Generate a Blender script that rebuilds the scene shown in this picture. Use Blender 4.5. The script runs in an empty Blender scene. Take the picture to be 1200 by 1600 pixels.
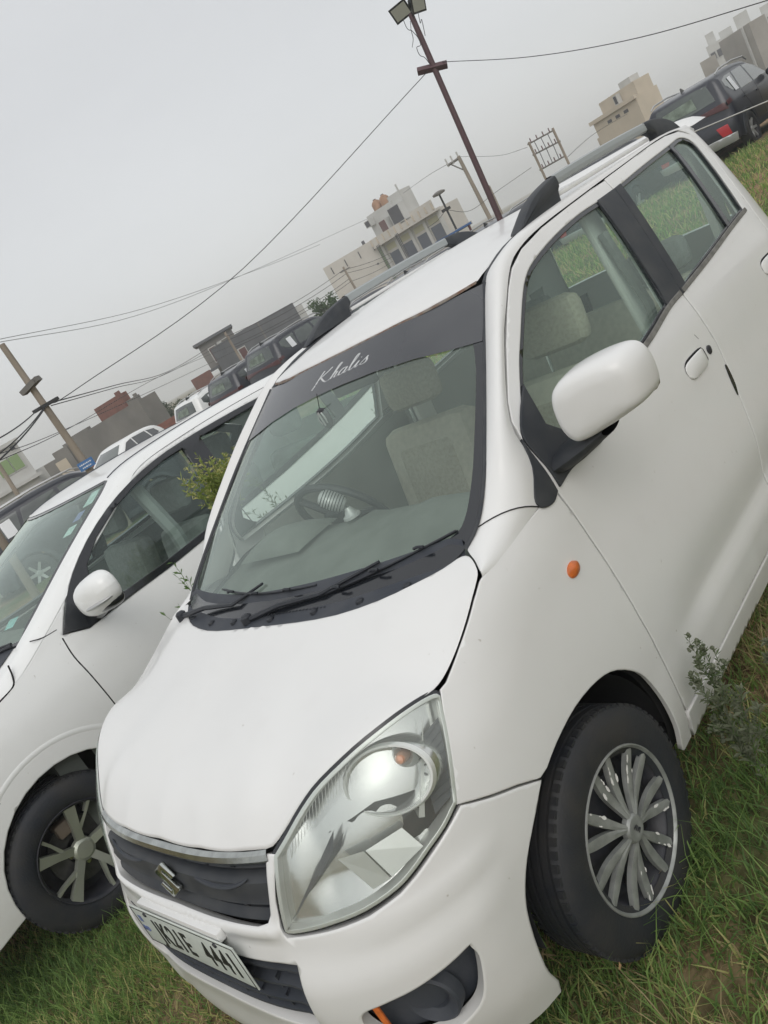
import bpy, bmesh, math, random
import numpy as np
from mathutils import Vector, Matrix
from mathutils.geometry import delaunay_2d_cdt
random.seed(7); RNG = np.random.default_rng(7)
S = bpy.context.scene
COL = S.collection
# ------------------------------------------------------------------ camera
cam = bpy.data.cameras.new('camera'); camo = bpy.data.objects.new('camera', cam); COL.objects.link(camo)
cam.sensor_fit = 'HORIZONTAL'; cam.sensor_width = 36; cam.lens = 38.2443
cam.clip_start = .05; cam.clip_end = 3000
camo.matrix_world = Matrix([[-0.574175, -0.516464, 0.635286, 1.162502], [0.659496, 0.168058, 0.732681, 1.858559], [-0.485168, 0.839655, 0.244112, 1.647669], [0.0, 0.0, 0.0, 1.0]])
S.camera = camo
# ------------------------------------------------------------------ sky, sun, exposure
SUN_EL, SUN_AZ = 42, 48          # soft sun behind the cloud, front left of the car
wd = bpy.data.worlds.new("World"); S.world = wd; wd.use_nodes = True
nt = wd.node_tree; nt.nodes.clear()
def N(t, tree=None, **k):
    n = (tree or nt).nodes.new(t)
    for a, b in k.items(): setattr(n, a, b)
    return n
wout = N('ShaderNodeOutputWorld'); bg1 = N('ShaderNodeBackground'); bg2 = N('ShaderNodeBackground'); wadd = N('ShaderNodeAddShader')
sky = N('ShaderNodeTexSky', sky_type='NISHITA'); sky.sun_disc = False
sky.sun_elevation = math.radians(SUN_EL); sky.sun_rotation = math.radians(90 - SUN_AZ); sky.dust_density = 4; sky.air_density = 1
hs0 = N('ShaderNodeHueSaturation'); hs0.inputs['Saturation'].default_value = .3; nt.links.new(sky.outputs[0], hs0.inputs['Color']); nt.links.new(hs0.outputs[0], bg1.inputs[0]); bg1.inputs[1].default_value = .05
tc = N('ShaderNodeTexCoord'); sep = N('ShaderNodeSeparateXYZ'); nt.links.new(tc.outputs['Generated'], sep.inputs[0])
no = N('ShaderNodeTexNoise'); no.inputs['Scale'].default_value = 1.6; no.inputs['Detail'].default_value = 4; no.inputs['Roughness'].default_value = .5
mp = N('ShaderNodeMapping'); mp.inputs['Scale'].default_value = (1, 1, 2.6); nt.links.new(tc.outputs['Generated'], mp.inputs[0]); nt.links.new(mp.outputs[0], no.inputs['Vector'])
ma = N('ShaderNodeMath', operation='MULTIPLY_ADD'); ma.inputs[1].default_value = .16; nt.links.new(no.outputs[0], ma.inputs[0]); nt.links.new(sep.outputs[2], ma.inputs[2])
cr = N('ShaderNodeValToRGB'); nt.links.new(ma.outputs[0], cr.inputs[0])
e = cr.color_ramp.elements; e[0].position = .0; e[0].color = (.54, .545, .54, 1); e[1].position = 1; e[1].color = (.77, .78, .785, 1)
q = e.new(.12); q.color = (.545, .55, .545, 1); q = e.new(.38); q.color = (.515, .522, .525, 1); q = e.new(.62); q.color = (.57, .58, .585, 1)
n4 = N('ShaderNodeTexNoise'); n4.inputs['Scale'].default_value = 2.3; n4.inputs['Detail'].default_value = 7; n4.inputs['Roughness'].default_value = .55; nt.links.new(mp.outputs[0], n4.inputs['Vector'])
m4 = N('ShaderNodeMapRange'); m4.inputs[1].default_value = .3; m4.inputs[2].default_value = .7; m4.inputs[3].default_value = .955; m4.inputs[4].default_value = 1.04; nt.links.new(n4.outputs[0], m4.inputs[0])
vm = N('ShaderNodeVectorMath', operation='SCALE'); nt.links.new(cr.outputs[0], vm.inputs[0]); nt.links.new(m4.outputs[0], vm.inputs['Scale']); nt.links.new(vm.outputs[0], bg2.inputs[0]); bg2.inputs[1].default_value = 1.0
nt.links.new(bg1.outputs[0], wadd.inputs[0]); nt.links.new(bg2.outputs[0], wadd.inputs[1]); nt.links.new(wadd.outputs[0], wout.inputs[0])
sl = bpy.data.lights.new('sun', 'SUN'); so = bpy.data.objects.new('sun', sl); COL.objects.link(so)
sl.energy = .5; sl.angle = math.radians(40); sl.color = (1, .975, .94)
_a, _e = math.radians(SUN_AZ), math.radians(SUN_EL)
so.rotation_euler = Vector((math.cos(_e)*math.cos(_a), math.cos(_e)*math.sin(_a), math.sin(_e))).to_track_quat('Z', 'Y').to_euler()
S.view_settings.view_transform = 'Standard'; S.view_settings.look = 'None'; S.view_settings.exposure = 0; S.view_settings.gamma = 1
S.cycles.max_bounces = 10; S.cycles.transparent_max_bounces = 24; S.cycles.caustics_reflective = False; S.cycles.caustics_refractive = False
S.cycles.use_denoising = True

# ------------------------------------------------------------------ materials
MATS = {}
def mat(name, col, rough=.5, metal=0, coat=0, spec=.5, noise=0, nscale=8, bump=0, bscale=60, col2=None, emis=None, detail=4, coat_rough=.08, stretch=None, bdist=.004):
    m = bpy.data.materials.new(name); m.use_nodes = True; t = m.node_tree; b = t.nodes['Principled BSDF']
    b.inputs['Base Color'].default_value = (*col, 1); b.inputs['Roughness'].default_value = rough; b.inputs['Metallic'].default_value = metal
    b.inputs['Coat Weight'].default_value = coat; b.inputs['Coat Roughness'].default_value = coat_rough; b.inputs['Specular IOR Level'].default_value = spec
    if noise or col2 or bump:
        g = N('ShaderNodeNewGeometry', t); vec = g.outputs['Position']
        if stretch:
            mm = N('ShaderNodeMapping', t); mm.inputs['Scale'].default_value = stretch; t.links.new(vec, mm.inputs[0]); vec = mm.outputs[0]
    if noise or col2:
        n = N('ShaderNodeTexNoise', t); n.inputs['Scale'].default_value = nscale; n.inputs['Detail'].default_value = detail; t.links.new(vec, n.inputs['Vector'])
        r = N('ShaderNodeValToRGB', t); t.links.new(n.outputs[0], r.inputs[0]); r.color_ramp.elements[0].position = .35; r.color_ramp.elements[1].position = .68
        c2 = col2 or tuple(c*(1-noise) for c in col)
        r.color_ramp.elements[0].color = (*col, 1); r.color_ramp.elements[1].color = (*c2, 1); t.links.new(r.outputs[0], b.inputs['Base Color'])
        rr = N('ShaderNodeMapRange', t); t.links.new(n.outputs[0], rr.inputs[0]); rr.inputs[3].default_value = rough*.85; rr.inputs[4].default_value = min(1, rough*1.2); t.links.new(rr.outputs[0], b.inputs['Roughness'])
    if bump:
        n2 = N('ShaderNodeTexNoise', t); n2.inputs['Scale'].default_value = bscale; n2.inputs['Detail'].default_value = 3; t.links.new(vec, n2.inputs['Vector'])
        bp = N('ShaderNodeBump', t); bp.inputs['Strength'].default_value = bump; bp.inputs['Distance'].default_value = bdist; t.links.new(n2.outputs[0], bp.inputs['Height']); t.links.new(bp.outputs[0], b.inputs['Normal'])
    if emis: b.inputs['Emission Color'].default_value = (*col, 1); b.inputs['Emission Strength'].default_value = emis
    MATS[name] = m; return m
def dirty(m, zmax=.55):
    t = m.node_tree; b = t.nodes['Principled BSDF']; src = b.inputs['Base Color'].links[0].from_socket; g = N('ShaderNodeNewGeometry', t)
    n = N('ShaderNodeTexNoise', t); n.inputs['Scale'].default_value = 70; n.inputs['Detail'].default_value = 2; t.links.new(g.outputs['Position'], n.inputs['Vector'])
    r = N('ShaderNodeMapRange', t); r.inputs[1].default_value = .745; r.inputs[2].default_value = .79; t.links.new(n.outputs[0], r.inputs[0])
    n2 = N('ShaderNodeTexNoise', t); n2.inputs['Scale'].default_value = 6; n2.inputs['Detail'].default_value = 7; t.links.new(g.outputs['Position'], n2.inputs['Vector'])
    sx = N('ShaderNodeSeparateXYZ', t); t.links.new(g.outputs['Position'], sx.inputs[0]); zr = N('ShaderNodeMapRange', t); zr.inputs[1].default_value = zmax; zr.inputs[2].default_value = .18; zr.inputs[4].default_value = .55; t.links.new(sx.outputs[2], zr.inputs[0])
    a = N('ShaderNodeMath', t, operation='MULTIPLY'); t.links.new(zr.outputs[0], a.inputs[0]); t.links.new(n2.outputs[0], a.inputs[1])
    n3 = N('ShaderNodeTexNoise', t); n3.inputs['Scale'].default_value = 11; n3.inputs['Detail'].default_value = 8; n3.inputs['Roughness'].default_value = .7; t.links.new(g.outputs['Position'], n3.inputs['Vector']); r3 = N('ShaderNodeMapRange', t); r3.inputs[1].default_value = .52; r3.inputs[2].default_value = .75; r3.inputs[4].default_value = .05; t.links.new(n3.outputs[0], r3.inputs[0])
    s1 = N('ShaderNodeMath', t, operation='MULTIPLY_ADD'); s1.inputs[1].default_value = .45; t.links.new(r.outputs[0], s1.inputs[0]); t.links.new(a.outputs[0], s1.inputs[2]); s2 = N('ShaderNodeMath', t, operation='ADD'); s2.use_clamp = True; t.links.new(s1.outputs[0], s2.inputs[0]); t.links.new(r3.outputs[0], s2.inputs[1])
    mx = N('ShaderNodeMix', t, data_type='RGBA'); t.links.new(s2.outputs[0], mx.inputs[0]); t.links.new(src, mx.inputs[6]); mx.inputs[7].default_value = (.30, .265, .21, 1); t.links.new(mx.outputs[2], b.inputs['Base Color'])
def glass_mat(name, tint, refl_rough=.02, dust=.0, dustcol=(.5, .5, .48), ior=1.52, boost=1.0):
    m = bpy.data.materials.new(name); m.use_nodes = True; t = m.node_tree; t.nodes.clear()
    o = N('ShaderNodeOutputMaterial', t); tr = N('ShaderNodeBsdfTransparent', t); gl = N('ShaderNodeBsdfGlossy', t); mx = N('ShaderNodeMixShader', t); fr = N('ShaderNodeFresnel', t)
    tr.inputs[0].default_value = (*tint, 1); gl.inputs['Roughness'].default_value = refl_rough; gl.inputs['Color'].default_value = (.90, 1, .95, 1); gb = N('ShaderNodeNewGeometry', t); ir = N('ShaderNodeMapRange', t); ir.inputs[3].default_value = ior; ir.inputs[4].default_value = 1/ior; t.links.new(gb.outputs['Backfacing'], ir.inputs[0]); t.links.new(ir.outputs[0], fr.inputs[0])   # a thin pane reflects alike from both sides
    mu = N('ShaderNodeMath', t, operation='MULTIPLY'); mu.use_clamp = True; mu.inputs[1].default_value = boost; t.links.new(fr.outputs[0], mu.inputs[0])
    t.links.new(mu.outputs[0], mx.inputs[0]); t.links.new(tr.outputs[0], mx.inputs[1]); t.links.new(gl.outputs[0], mx.inputs[2]); last = mx
    if dust:
        df = N('ShaderNodeBsdfDiffuse', t); df.inputs[0].default_value = (*dustcol, 1); m2 = N('ShaderNodeMixShader', t)
        g = N('ShaderNodeNewGeometry', t); n = N('ShaderNodeTexNoise', t); n.inputs['Scale'].default_value = 5; n.inputs['Detail'].default_value = 6; t.links.new(g.outputs['Position'], n.inputs['Vector'])
        mr = N('ShaderNodeMapRange', t); mr.inputs[1].default_value = .3; mr.inputs[2].default_value = .7; mr.inputs[3].default_value = dust*.6; mr.inputs[4].default_value = dust*1.4; t.links.new(n.outputs[0], mr.inputs[0])
        t.links.new(mr.outputs[0], m2.inputs[0]); t.links.new(mx.outputs[0], m2.inputs[1]); t.links.new(df.outputs[0], m2.inputs[2]); last = m2
    t.links.new(last.outputs[0], o.inputs[0]); MATS[name] = m; return m
M_white = mat('white_paint', (.735, .735, .722), .40, coat=.5, noise=.04, nscale=2.2, coat_rough=.08)
M_white2 = mat('white_paint_neighbour', (.79, .80, .79), .34, coat=.5, noise=.03, nscale=2, coat_rough=.10)
dirty(M_white); dirty(M_white2)
M_black = mat('black_plastic', (.020, .024, .031), .55, noise=.0, col2=(.045, .048, .052), nscale=14, bump=.15, bscale=500)
M_black2 = mat('weathered_black_plastic', (.032, .038, .050), .62, col2=(.055, .060, .070), nscale=9, bump=.2, bscale=300)
M_gloss = mat('gloss_black', (.012, .014, .018), .18, coat=.5)
M_dark = mat('dark_void', (.008, .008, .009), .9)
M_rubber = mat('tyre_rubber', (.013, .016, .022), .66, col2=(.032, .031, .030), nscale=9, bump=.3, bscale=120)
M_hub = mat('hubcap_silver_paint', (.33, .34, .325), .44, metal=.35, col2=(.22, .23, .215), nscale=26)
M_chip = mat('bare_chipped_plastic', (.72, .71, .68), .6)
M_steel = mat('black_steel_wheel', (.016, .018, .026), .5, col2=(.04, .04, .045), nscale=20)
M_chrome = mat('chrome', (.52, .54, .52), .2, metal=1, noise=.25, nscale=30)
M_refl = mat('headlight_reflector', (.76, .77, .75), .20, metal=.85)
M_reflm = mat('headlight_satin_reflector', (.74, .76, .73), .42, metal=.55)
M_amber = mat('amber_lens', (.70, .17, .035), .35, coat=.5, noise=.3, nscale=60); M_bulb = mat('bulb_amber', (.62, .36, .25), .4, coat=.4)
M_rail = mat('silver_roof_rail', (.36, .385, .385), .42, metal=.35)
M_plate = mat('plate_white', (.56, .60, .56), .45, noise=.12, nscale=30)
M_ink = mat('plate_black', (.012, .012, .014), .5)
M_blue = mat('plate_blue', (.12, .16, .34), .5)
M_beige = mat('beige_fabric', (.52, .48, .39), .9, noise=.15, nscale=40, bump=.4, bscale=400)
M_grey = mat('grey_fabric', (.22, .225, .21), .9, noise=.2, nscale=40, bump=.4, bscale=400)
M_dash = mat('dashboard_plastic', (.13, .145, .13), .7, noise=.2, nscale=12, bump=.2, bscale=300)
M_lining = mat('roof_lining', (.58, .58, .54), .95)
M_trimg = mat('interior_trim', (.24, .245, .23), .8)
M_glassw = glass_mat('windscreen_glass', (.93, .985, .945), .02, dust=.085, dustcol=(.50, .60, .53), boost=1.35)
M_glasss = glass_mat('side_glass', (.88, .99, .94), .01, dust=.045, dustcol=(.40, .56, .49), boost=1.3)
M_glass2 = glass_mat('neighbour_glass', (.86, .97, .94), .01, dust=.05, dustcol=(.42, .54, .52), boost=1.3)
M_clear = glass_mat('clear_lens', (.95, .97, .96), .04, dust=.14, dustcol=(.55, .56, .52), boost=1.2)
M_dglass = mat('dark_car_glass', (.018, .022, .026), .06, coat=1, spec=.9)

M_red = mat('tail_lamp_red', (.30, .012, .012), .2, coat=.6)
M_silver = mat('silver_paint', (.45, .46, .46), .4, metal=.4)
M_paper = mat('white_paper', (.72, .74, .76), .8)
M_strip = mat('sun_strip_film', (.034, .037, .044), .25, coat=.3, col2=(.055,.058,.064), nscale=3)
M_letter = mat('white_letters', (.55, .56, .56), .6)
M_wiper = mat('wiper_black', (.018, .021, .027), .5)
M_rust = mat('rusty_edge', (.22, .20, .175), .8, col2=(.16, .09, .06), nscale=38)
M_seal = mat('weather_strip_grey', (.19, .185, .17), .6, noise=.4, nscale=40)
M_teal = mat('teal_sticker', (.22, .52, .50), .5, noise=.3, nscale=40)
M_tealp = mat('pale_teal_sticker', (.42, .62, .58), .6, noise=.35, nscale=60)

# ------------------------------------------------------------------ object helpers
def finish(me, name, m, parent=None, smooth=True):
    if m is not None:
        for x in (m if isinstance(m, (list, tuple)) else [m]): me.materials.append(x)
    if smooth and len(me.polygons): me.polygons.foreach_set('use_smooth', [True]*len(me.polygons))
    me.update(); o = bpy.data.objects.new(name, me); COL.objects.link(o)
    if parent is not None: o.parent = parent
    return o
def empty(name, loc=(0, 0, 0), label=None, cat=None, group=None, rz=0):
    o = bpy.data.objects.new(name, None); COL.objects.link(o); o.location = loc; o.rotation_euler = (0, 0, rz); o.empty_display_size = .2
    tag(o, label, cat, group); return o
def tag(o, label=None, cat=None, group=None, kind=None):
    for k, v in (('label', label), ('category', cat), ('group', group), ('kind', kind)):
        if v: o[k] = v
    return o
def mirror(o, parent=None, label=None):
    c = o.copy(); COL.objects.link(c); c.parent = parent if parent is not None else o.parent
    c.scale = (o.scale[0], -o.scale[1], o.scale[2]); c.location.y = -o.location.y
    for ch in [x for x in bpy.data.objects if x.parent == o]:
        d = ch.copy(); COL.objects.link(d); d.parent = c
    return c
def kids(o): return [x for x in COL.objects if x.parent == o]
def copy_tree(o, parent=None):
    c = o.copy(); COL.objects.link(c); c.parent = parent
    for ch in list(o.children): copy_tree(ch, c)
    return c
class MB:
    def __init__(s): s.v = []; s.f = []
    def add(s, vs, fs):
        b = len(s.v); s.v += [tuple(map(float, p)) for p in vs]; s.f += [tuple(i+b for i in f) for f in fs]; return s
    def box(s, x0, x1, y0, y1, z0, z1, T=None):
        vs = [Vector(p) for p in ((x0,y0,z0),(x1,y0,z0),(x1,y1,z0),(x0,y1,z0),(x0,y0,z1),(x1,y0,z1),(x1,y1,z1),(x0,y1,z1))]
        if T is not None: vs = [T @ v for v in vs]
        return s.add(vs, [(3,2,1,0),(4,5,6,7),(0,1,5,4),(1,2,6,5),(2,3,7,6),(3,0,4,7)])
    def tube(s, pts, r, n=8, cap=True):
        pts = [Vector(p) for p in pts]; rs = r if isinstance(r, (list, tuple)) else [r]*len(pts); vs = []; fs = []
        t0 = (pts[1]-pts[0]).normalized(); up = Vector((0,0,1)) if abs(t0.z) < .9 else Vector((1,0,0)); a = t0.cross(up).normalized()
        for i, p in enumerate(pts):
            t = (pts[min(i+1, len(pts)-1)]-pts[max(i-1, 0)]).normalized(); a = (a-t*a.dot(t)).normalized(); b = t.cross(a)
            for k in range(n):
                an = 2*math.pi*k/n; vs.append(p+(a*math.cos(an)+b*math.sin(an))*rs[i])
        for i in range(len(pts)-1):
            for k in range(n): fs.append((i*n+k, i*n+(k+1)%n, (i+1)*n+(k+1)%n, (i+1)*n+k))
        if cap: fs.append(tuple(range(n))[::-1]); fs.append(tuple((len(pts)-1)*n+k for k in range(n)))
        return s.add(vs, fs)
    def lathe(s, prof, n=48, axis='y', c=(0,0,0)):   # prof: (axial, radius)
        vs = []; fs = []
        for a, r in prof:
            for k in range(n):
                an = 2*math.pi*k/n; p = [0,0,0]
                if axis == 'y': p = (c[0]+r*math.cos(an), c[1]+a, c[2]+r*math.sin(an))
                elif axis == 'x': p = (c[0]+a, c[1]+r*math.cos(an), c[2]+r*math.sin(an))
                else: p = (c[0]+r*math.cos(an), c[1]+r*math.sin(an), c[2]+a)
                vs.append(p)
        for i in range(len(prof)-1):
            for k in range(n): fs.append((i*n+k, (i+1)*n+k, (i+1)*n+(k+1)%n, i*n+(k+1)%n))
        return s.add(vs, fs)
    def grid(s, P):
        P = np.asarray(P); a, b = P.shape[:2]
        return s.add(P.reshape(-1, 3), [(i*b+j, i*b+j+1, (i+1)*b+j+1, (i+1)*b+j) for i in range(a-1) for j in range(b-1)])
    def prism(s, poly, T, th):   # poly 2D -> T(x,y,0..th)
        n = len(poly); vs = [T @ Vector((x, y, 0)) for x, y in poly]+[T @ Vector((x, y, th)) for x, y in poly]
        return s.add(vs, [tuple(range(n))[::-1], tuple(range(n, 2*n))]+[(i, (i+1)%n, n+(i+1)%n, n+i) for i in range(n)])
    def build(s, name, m, parent=None, smooth=False, bevel=0, loc=None):
        me = bpy.data.meshes.new(name); me.from_pydata(s.v, [], s.f); o = finish(me, name, m, parent, smooth)
        if bevel:
            bm = bmesh.new(); bm.from_mesh(me); bmesh.ops.remove_doubles(bm, verts=bm.verts, dist=1e-5)
            bmesh.ops.bevel(bm, geom=[e for e in bm.edges if len(e.link_faces) == 2 and e.calc_face_angle(0) > .5], offset=bevel, segments=2, affect='EDGES', profile=.5)
            bm.to_mesh(me); bm.free(); smooth = True; me.polygons.foreach_set('use_smooth', [True]*len(me.polygons))
        if smooth: me.set_sharp_from_angle(angle=math.radians(38))
        if loc is not None: o.location = loc
        return o
def subd(o, lv=2):
    md = o.modifiers.new('s', 'SUBSURF'); md.levels = lv; md.render_levels = lv; return o
def inpoly(P, poly):
    x, y = P[:, 0], P[:, 1]; c = np.zeros(len(P), bool); n = len(poly)
    for i in range(n):
        x1, y1 = poly[i]; x2, y2 = poly[(i+1) % n]
        k = ((y1 > y) != (y2 > y))
        if y1 != y2: c ^= k & (x < (x2-x1)*(y-y1)/(y2-y1)+x1)
    return c
def resample(poly, step, closed=True):
    out = []; n = len(poly)
    for i in range(n if closed else n-1):
        a = np.array(poly[i], float); b = np.array(poly[(i+1) % n], float); k = max(1, int(math.ceil(np.linalg.norm(b-a)/step)))
        for j in range(k): out.append(a+(b-a)*j/k)
    if not closed: out.append(np.array(poly[-1], float))
    return np.array(out)
def smooth_poly(pts, corners=(), k=6, closed=True):
    """Catmull-Rom through the points; indices in corners stay sharp."""
    P = [np.array(p, float) for p in pts]; n = len(P); out = []
    for i in range(n if closed else n-1):
        p1, p2 = P[i], P[(i+1) % n]
        p0 = P[(i-1) % n] if (closed or i > 0) and i not in corners else p1-(p2-p1)
        p3 = P[(i+2) % n] if (closed or i+2 < n) and (i+1) % n not in corners else p2+(p2-p1)
        for j in range(k):
            t = j/k; out.append(.5*((2*p1)+(p2-p0)*t+(2*p0-5*p1+4*p2-p3)*t*t+(3*p1-p0-3*p2+p3)*t**3))
    if not closed: out.append(P[-1])
    return [tuple(p) for p in out]
def nrm(surf, uv, out):
    u, v = uv[:, 0], uv[:, 1]; h = 1e-3
    du = surf(u+h, v)-surf(u-h, v); dv = surf(u, v+h)-surf(u, v-h); n = np.cross(du, dv); n /= np.linalg.norm(n, axis=1)[:, None]+1e-12
    return n*(out if isinstance(out, (int, float)) else 1)
def panel(name, outer, surf, m, parent=None, holes=(), step=.025, bevel=.004, flange=.014, sign=1, off=0, drop=.5):
    """Sheet panel on a surface surf(u,v)->xyz, trimmed to a polygon in (u,v), with rolled edges and a folded-in flange."""
    loops = [resample(outer, step)]+[resample(h, step) for h in holes]
    def area(p): return .5*np.sum(p[:, 0]*np.roll(p[:, 1], -1)-np.roll(p[:, 0], -1)*p[:, 1])
    loops = [l if (area(l) > 0) == (i == 0) else l[::-1] for i, l in enumerate(loops)]   # material always left of the edge
    V = []; E = []; EO = []; rings = []
    for l in loops:
        b = len(V); n = len(l); d1 = l-np.roll(l, 1, 0); d2 = np.roll(l, -1, 0)-l
        d1 /= np.linalg.norm(d1, axis=1)[:, None]+1e-12; d2 /= np.linalg.norm(d2, axis=1)[:, None]+1e-12
        t = d1+d2; t /= np.linalg.norm(t, axis=1)[:, None]+1e-9; inn = np.stack([-t[:, 1], t[:, 0]], 1)
        V += list(l); E += [(b+i, b+(i+1) % n) for i in range(n)]; EO += list(-inn); rings.append((b, n))
    nb = len(V); B = np.array(V); IN = B-np.array(EO)*bevel if bevel else np.zeros((0, 2))
    if len(IN):
        ok = inpoly(IN, loops[0])
        for h in loops[1:]: ok &= ~inpoly(IN, h)
        IN = IN[ok]
    lo, hi = loops[0].min(0), loops[0].max(0)
    gx, gy = np.meshgrid(np.arange(lo[0]+step/2, hi[0], step), np.arange(lo[1]+step/2, hi[1], step)); gx[::2] += step/2
    G = np.stack([gx.ravel(), gy.ravel()], 1); ok = inpoly(G, loops[0])
    for h in loops[1:]: ok &= ~inpoly(G, h)
    G = G[ok]
    if len(G): d = np.min(np.linalg.norm(G[:, None]-B[None], axis=2), 1) if len(G)*len(B) < 4e7 else np.ones(len(G)); G = G[d > max(bevel*1.6, step*.45)]
    P = np.vstack([B, IN, G])
    r = delaunay_2d_cdt([Vector(p) for p in P], E, [], 0, 1e-7)
    P2 = np.array([tuple(v) for v in r[0]]); T = np.array([f for f in r[2]])
    cen = P2[T].mean(1); ok = inpoly(cen, loops[0])
    for h in loops[1:]: ok &= ~inpoly(cen, h)
    T = T[ok]
    src = [s[0] if len(s) else -1 for s in r[3]]; nn = nrm(surf, P2, 1); X = surf(P2[:, 0], P2[:, 1])
    ref = np.stack([np.clip(X[:, 0], -2.2, 0), 0*X[:, 0], 0*X[:, 0]+.7], 1)
    if np.sum(nn*(X-ref)) < 0: nn = -nn
    X = X+nn*off
    isb = np.array([0 <= s < nb for s in src]); EOa = np.array(EO); h = 2e-3; NB = nn.copy(); EV = {}
    inv = {s: i for i, s in enumerate(src) if 0 <= s < nb}
    for s, i in inv.items():
        e3 = surf(P2[i:i+1, 0]+EOa[s, 0]*h, P2[i:i+1, 1]+EOa[s, 1]*h)[0]-surf(P2[i:i+1, 0], P2[i:i+1, 1])[0]
        e3 -= nn[i]*e3.dot(nn[i]); e3 /= np.linalg.norm(e3)+1e-12; EV[i] = e3
        if bevel: X[i] -= nn[i]*bevel*drop; q = nn[i]+e3*.9; NB[i] = q/np.linalg.norm(q)
    # winding
    a, b, c = X[T[:, 0]], X[T[:, 1]], X[T[:, 2]]; fl = np.einsum('ij,ij->i', np.cross(b-a, c-a), nn[T[:, 0]]) < 0
    T[fl] = T[fl][:, ::-1]
    verts = [tuple(x) for x in X]; norms = [tuple(x) for x in NB]; faces = [tuple(map(int, t)) for t in T]
    if flange:
        for b0, n in rings:
            idx = [inv.get(b0+i) for i in range(n)]; idx = [i for i in idx if i is not None]; n2 = len(idx); b1 = len(verts)
            for i in idx: verts.append(tuple(X[i])); norms.append(tuple(EV[i]))
            for i in idx: verts.append(tuple(X[i]-nn[i]*flange-EV[i]*.002)); norms.append(tuple(EV[i]))
            for k in range(n2): faces.append((b1+k, b1+(k+1) % n2, b1+n2+(k+1) % n2, b1+n2+k))
    me = bpy.data.meshes.new(name); me.from_pydata(verts, [], faces); o = finish(me, name, m, parent, True)
    try: me.normals_split_custom_set_from_vertices(norms)
    except Exception as ex: print('normals', ex)
    return o
def ribbon(name, A, B, bulge, m, parent, nseg=8, k=5, smooth_k=4, off=0):
    """Loft between two 3-D curves with a bulge vector field (list of vectors per pair)."""
    A = np.array(smooth_poly(A, k=smooth_k, closed=False)); B = np.array(smooth_poly(B, k=smooth_k, closed=False)); U = np.array(smooth_poly(bulge, k=smooth_k, closed=False))
    G = np.zeros((len(A), nseg+1, 3))
    for j in range(nseg+1):
        t = j/nseg; G[:, j] = A*(1-t)+B*t+U*(4*t*(1-t))*(1+0*t)
    mb = MB().grid(G); return mb.build(name, m, parent, smooth=False) if False else _sm(mb, name, m, parent)
def _sm(mb, name, m, parent, ang=50):
    me = bpy.data.meshes.new(name); me.from_pydata(mb.v, [], mb.f); o = finish(me, name, m, parent, True)
    bm = bmesh.new(); bm.from_mesh(me); bmesh.ops.recalc_face_normals(bm, faces=bm.faces); bm.to_mesh(me); bm.free()
    me.polygons.foreach_set('use_smooth', [True]*len(me.polygons)); me.set_sharp_from_angle(angle=math.radians(ang)); return o
def text(body, size, T, m, parent, name='lettering', sx=1, extrude=.0006, bold=0, shear=0, align='CENTER', space=1):
    cu = bpy.data.curves.new(name, 'FONT'); cu.body = body; cu.size = size; cu.extrude = extrude; cu.offset = bold; cu.shear = shear; cu.align_x = align; cu.align_y = 'CENTER'; cu.space_character = space; cu.resolution_u = 4
    o = bpy.data.objects.new('tmp', cu); COL.objects.link(o); dg = bpy.context.evaluated_depsgraph_get(); me = bpy.data.meshes.new_from_object(o.evaluated_get(dg))
    COL.objects.unlink(o); bpy.data.objects.remove(o); me.transform(T @ Matrix.Diagonal((sx, 1, 1, 1))); me.name = name
    me.materials.clear(); return finish(me, name, m, parent, False)
def frame(o, ex, ey, ez):
    ex, ey, ez = Vector(ex).normalized(), Vector(ey).normalized(), Vector(ez).normalized()
    return Matrix(((ex.x, ey.x, ez.x, o[0]), (ex.y, ey.y, ez.y, o[1]), (ex.z, ey.z, ez.z, o[2]), (0, 0, 0, 1)))

# ------------------------------------------------------------------ body surfaces of the parked hatchback (metres; x forward, y to its left, z up)
def pch(xs,ys):
    xs=np.array(xs,float);ys=np.array(ys,float);h=np.diff(xs);d=np.diff(ys)/h
    m=np.zeros(len(xs));m[0]=d[0];m[-1]=d[-1]
    for i in range(1,len(xs)-1):
        m[i]=(h[i]*d[i-1]+h[i-1]*d[i])/(h[i]+h[i-1])
    def f(x):
        x=np.asarray(x,float);xc=np.clip(x,xs[0],xs[-1])
        i=np.clip(np.searchsorted(xs,xc,side='right')-1,0,len(h)-1)
        t=(xc-xs[i])/h[i];t2=t*t;t3=t2*t
        v=(2*t3-3*t2+1)*ys[i]+(t3-2*t2+t)*h[i]*m[i]+(-2*t3+3*t2)*ys[i+1]+(t3-t2)*h[i]*m[i+1]
        return v+np.where(x<xs[0],(x-xs[0])*m[0],0)+np.where(x>xs[-1],(x-xs[-1])*m[-1],0)
    return f
YB=pch([.15,.22,.28,.36,.46,.56,.64,.75,.86,.98,1.06,1.12,1.20,1.30,1.42,1.50,1.55,1.60],
       [.680,.698,.712,.722,.731,.742,.746,.744,.737,.728,.716,.700,.679,.650,.612,.583,.560,.530])
NX=pch([.15,.22,.28,.36,.45,.52,.58,.64,.70,.76,.80,.84],[.68,.705,.722,.735,.742,.735,.722,.706,.692,.680,.668,.650])
ZT=pch([-.12,-.05,.03,.13,.20,.262,.287,.349,.416,.496,.58,.631,.680,.717,.75,.85,1.1],[1.06,1.044,1.014,.970,.938,.915,.911,.920,.921,.911,.885,.856,.817,.790,.789,.792,.795])
K=.7
def ASF(x): t=np.clip(np.asarray(x,float)/.30,0,1); return 1+.075*t*t*(3-2*t)
def AS(P): P=P.copy(); P[...,1]=np.where(P[...,1]<0,P[...,1]*ASF(P[...,0]),P[...,1]); return P
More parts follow.
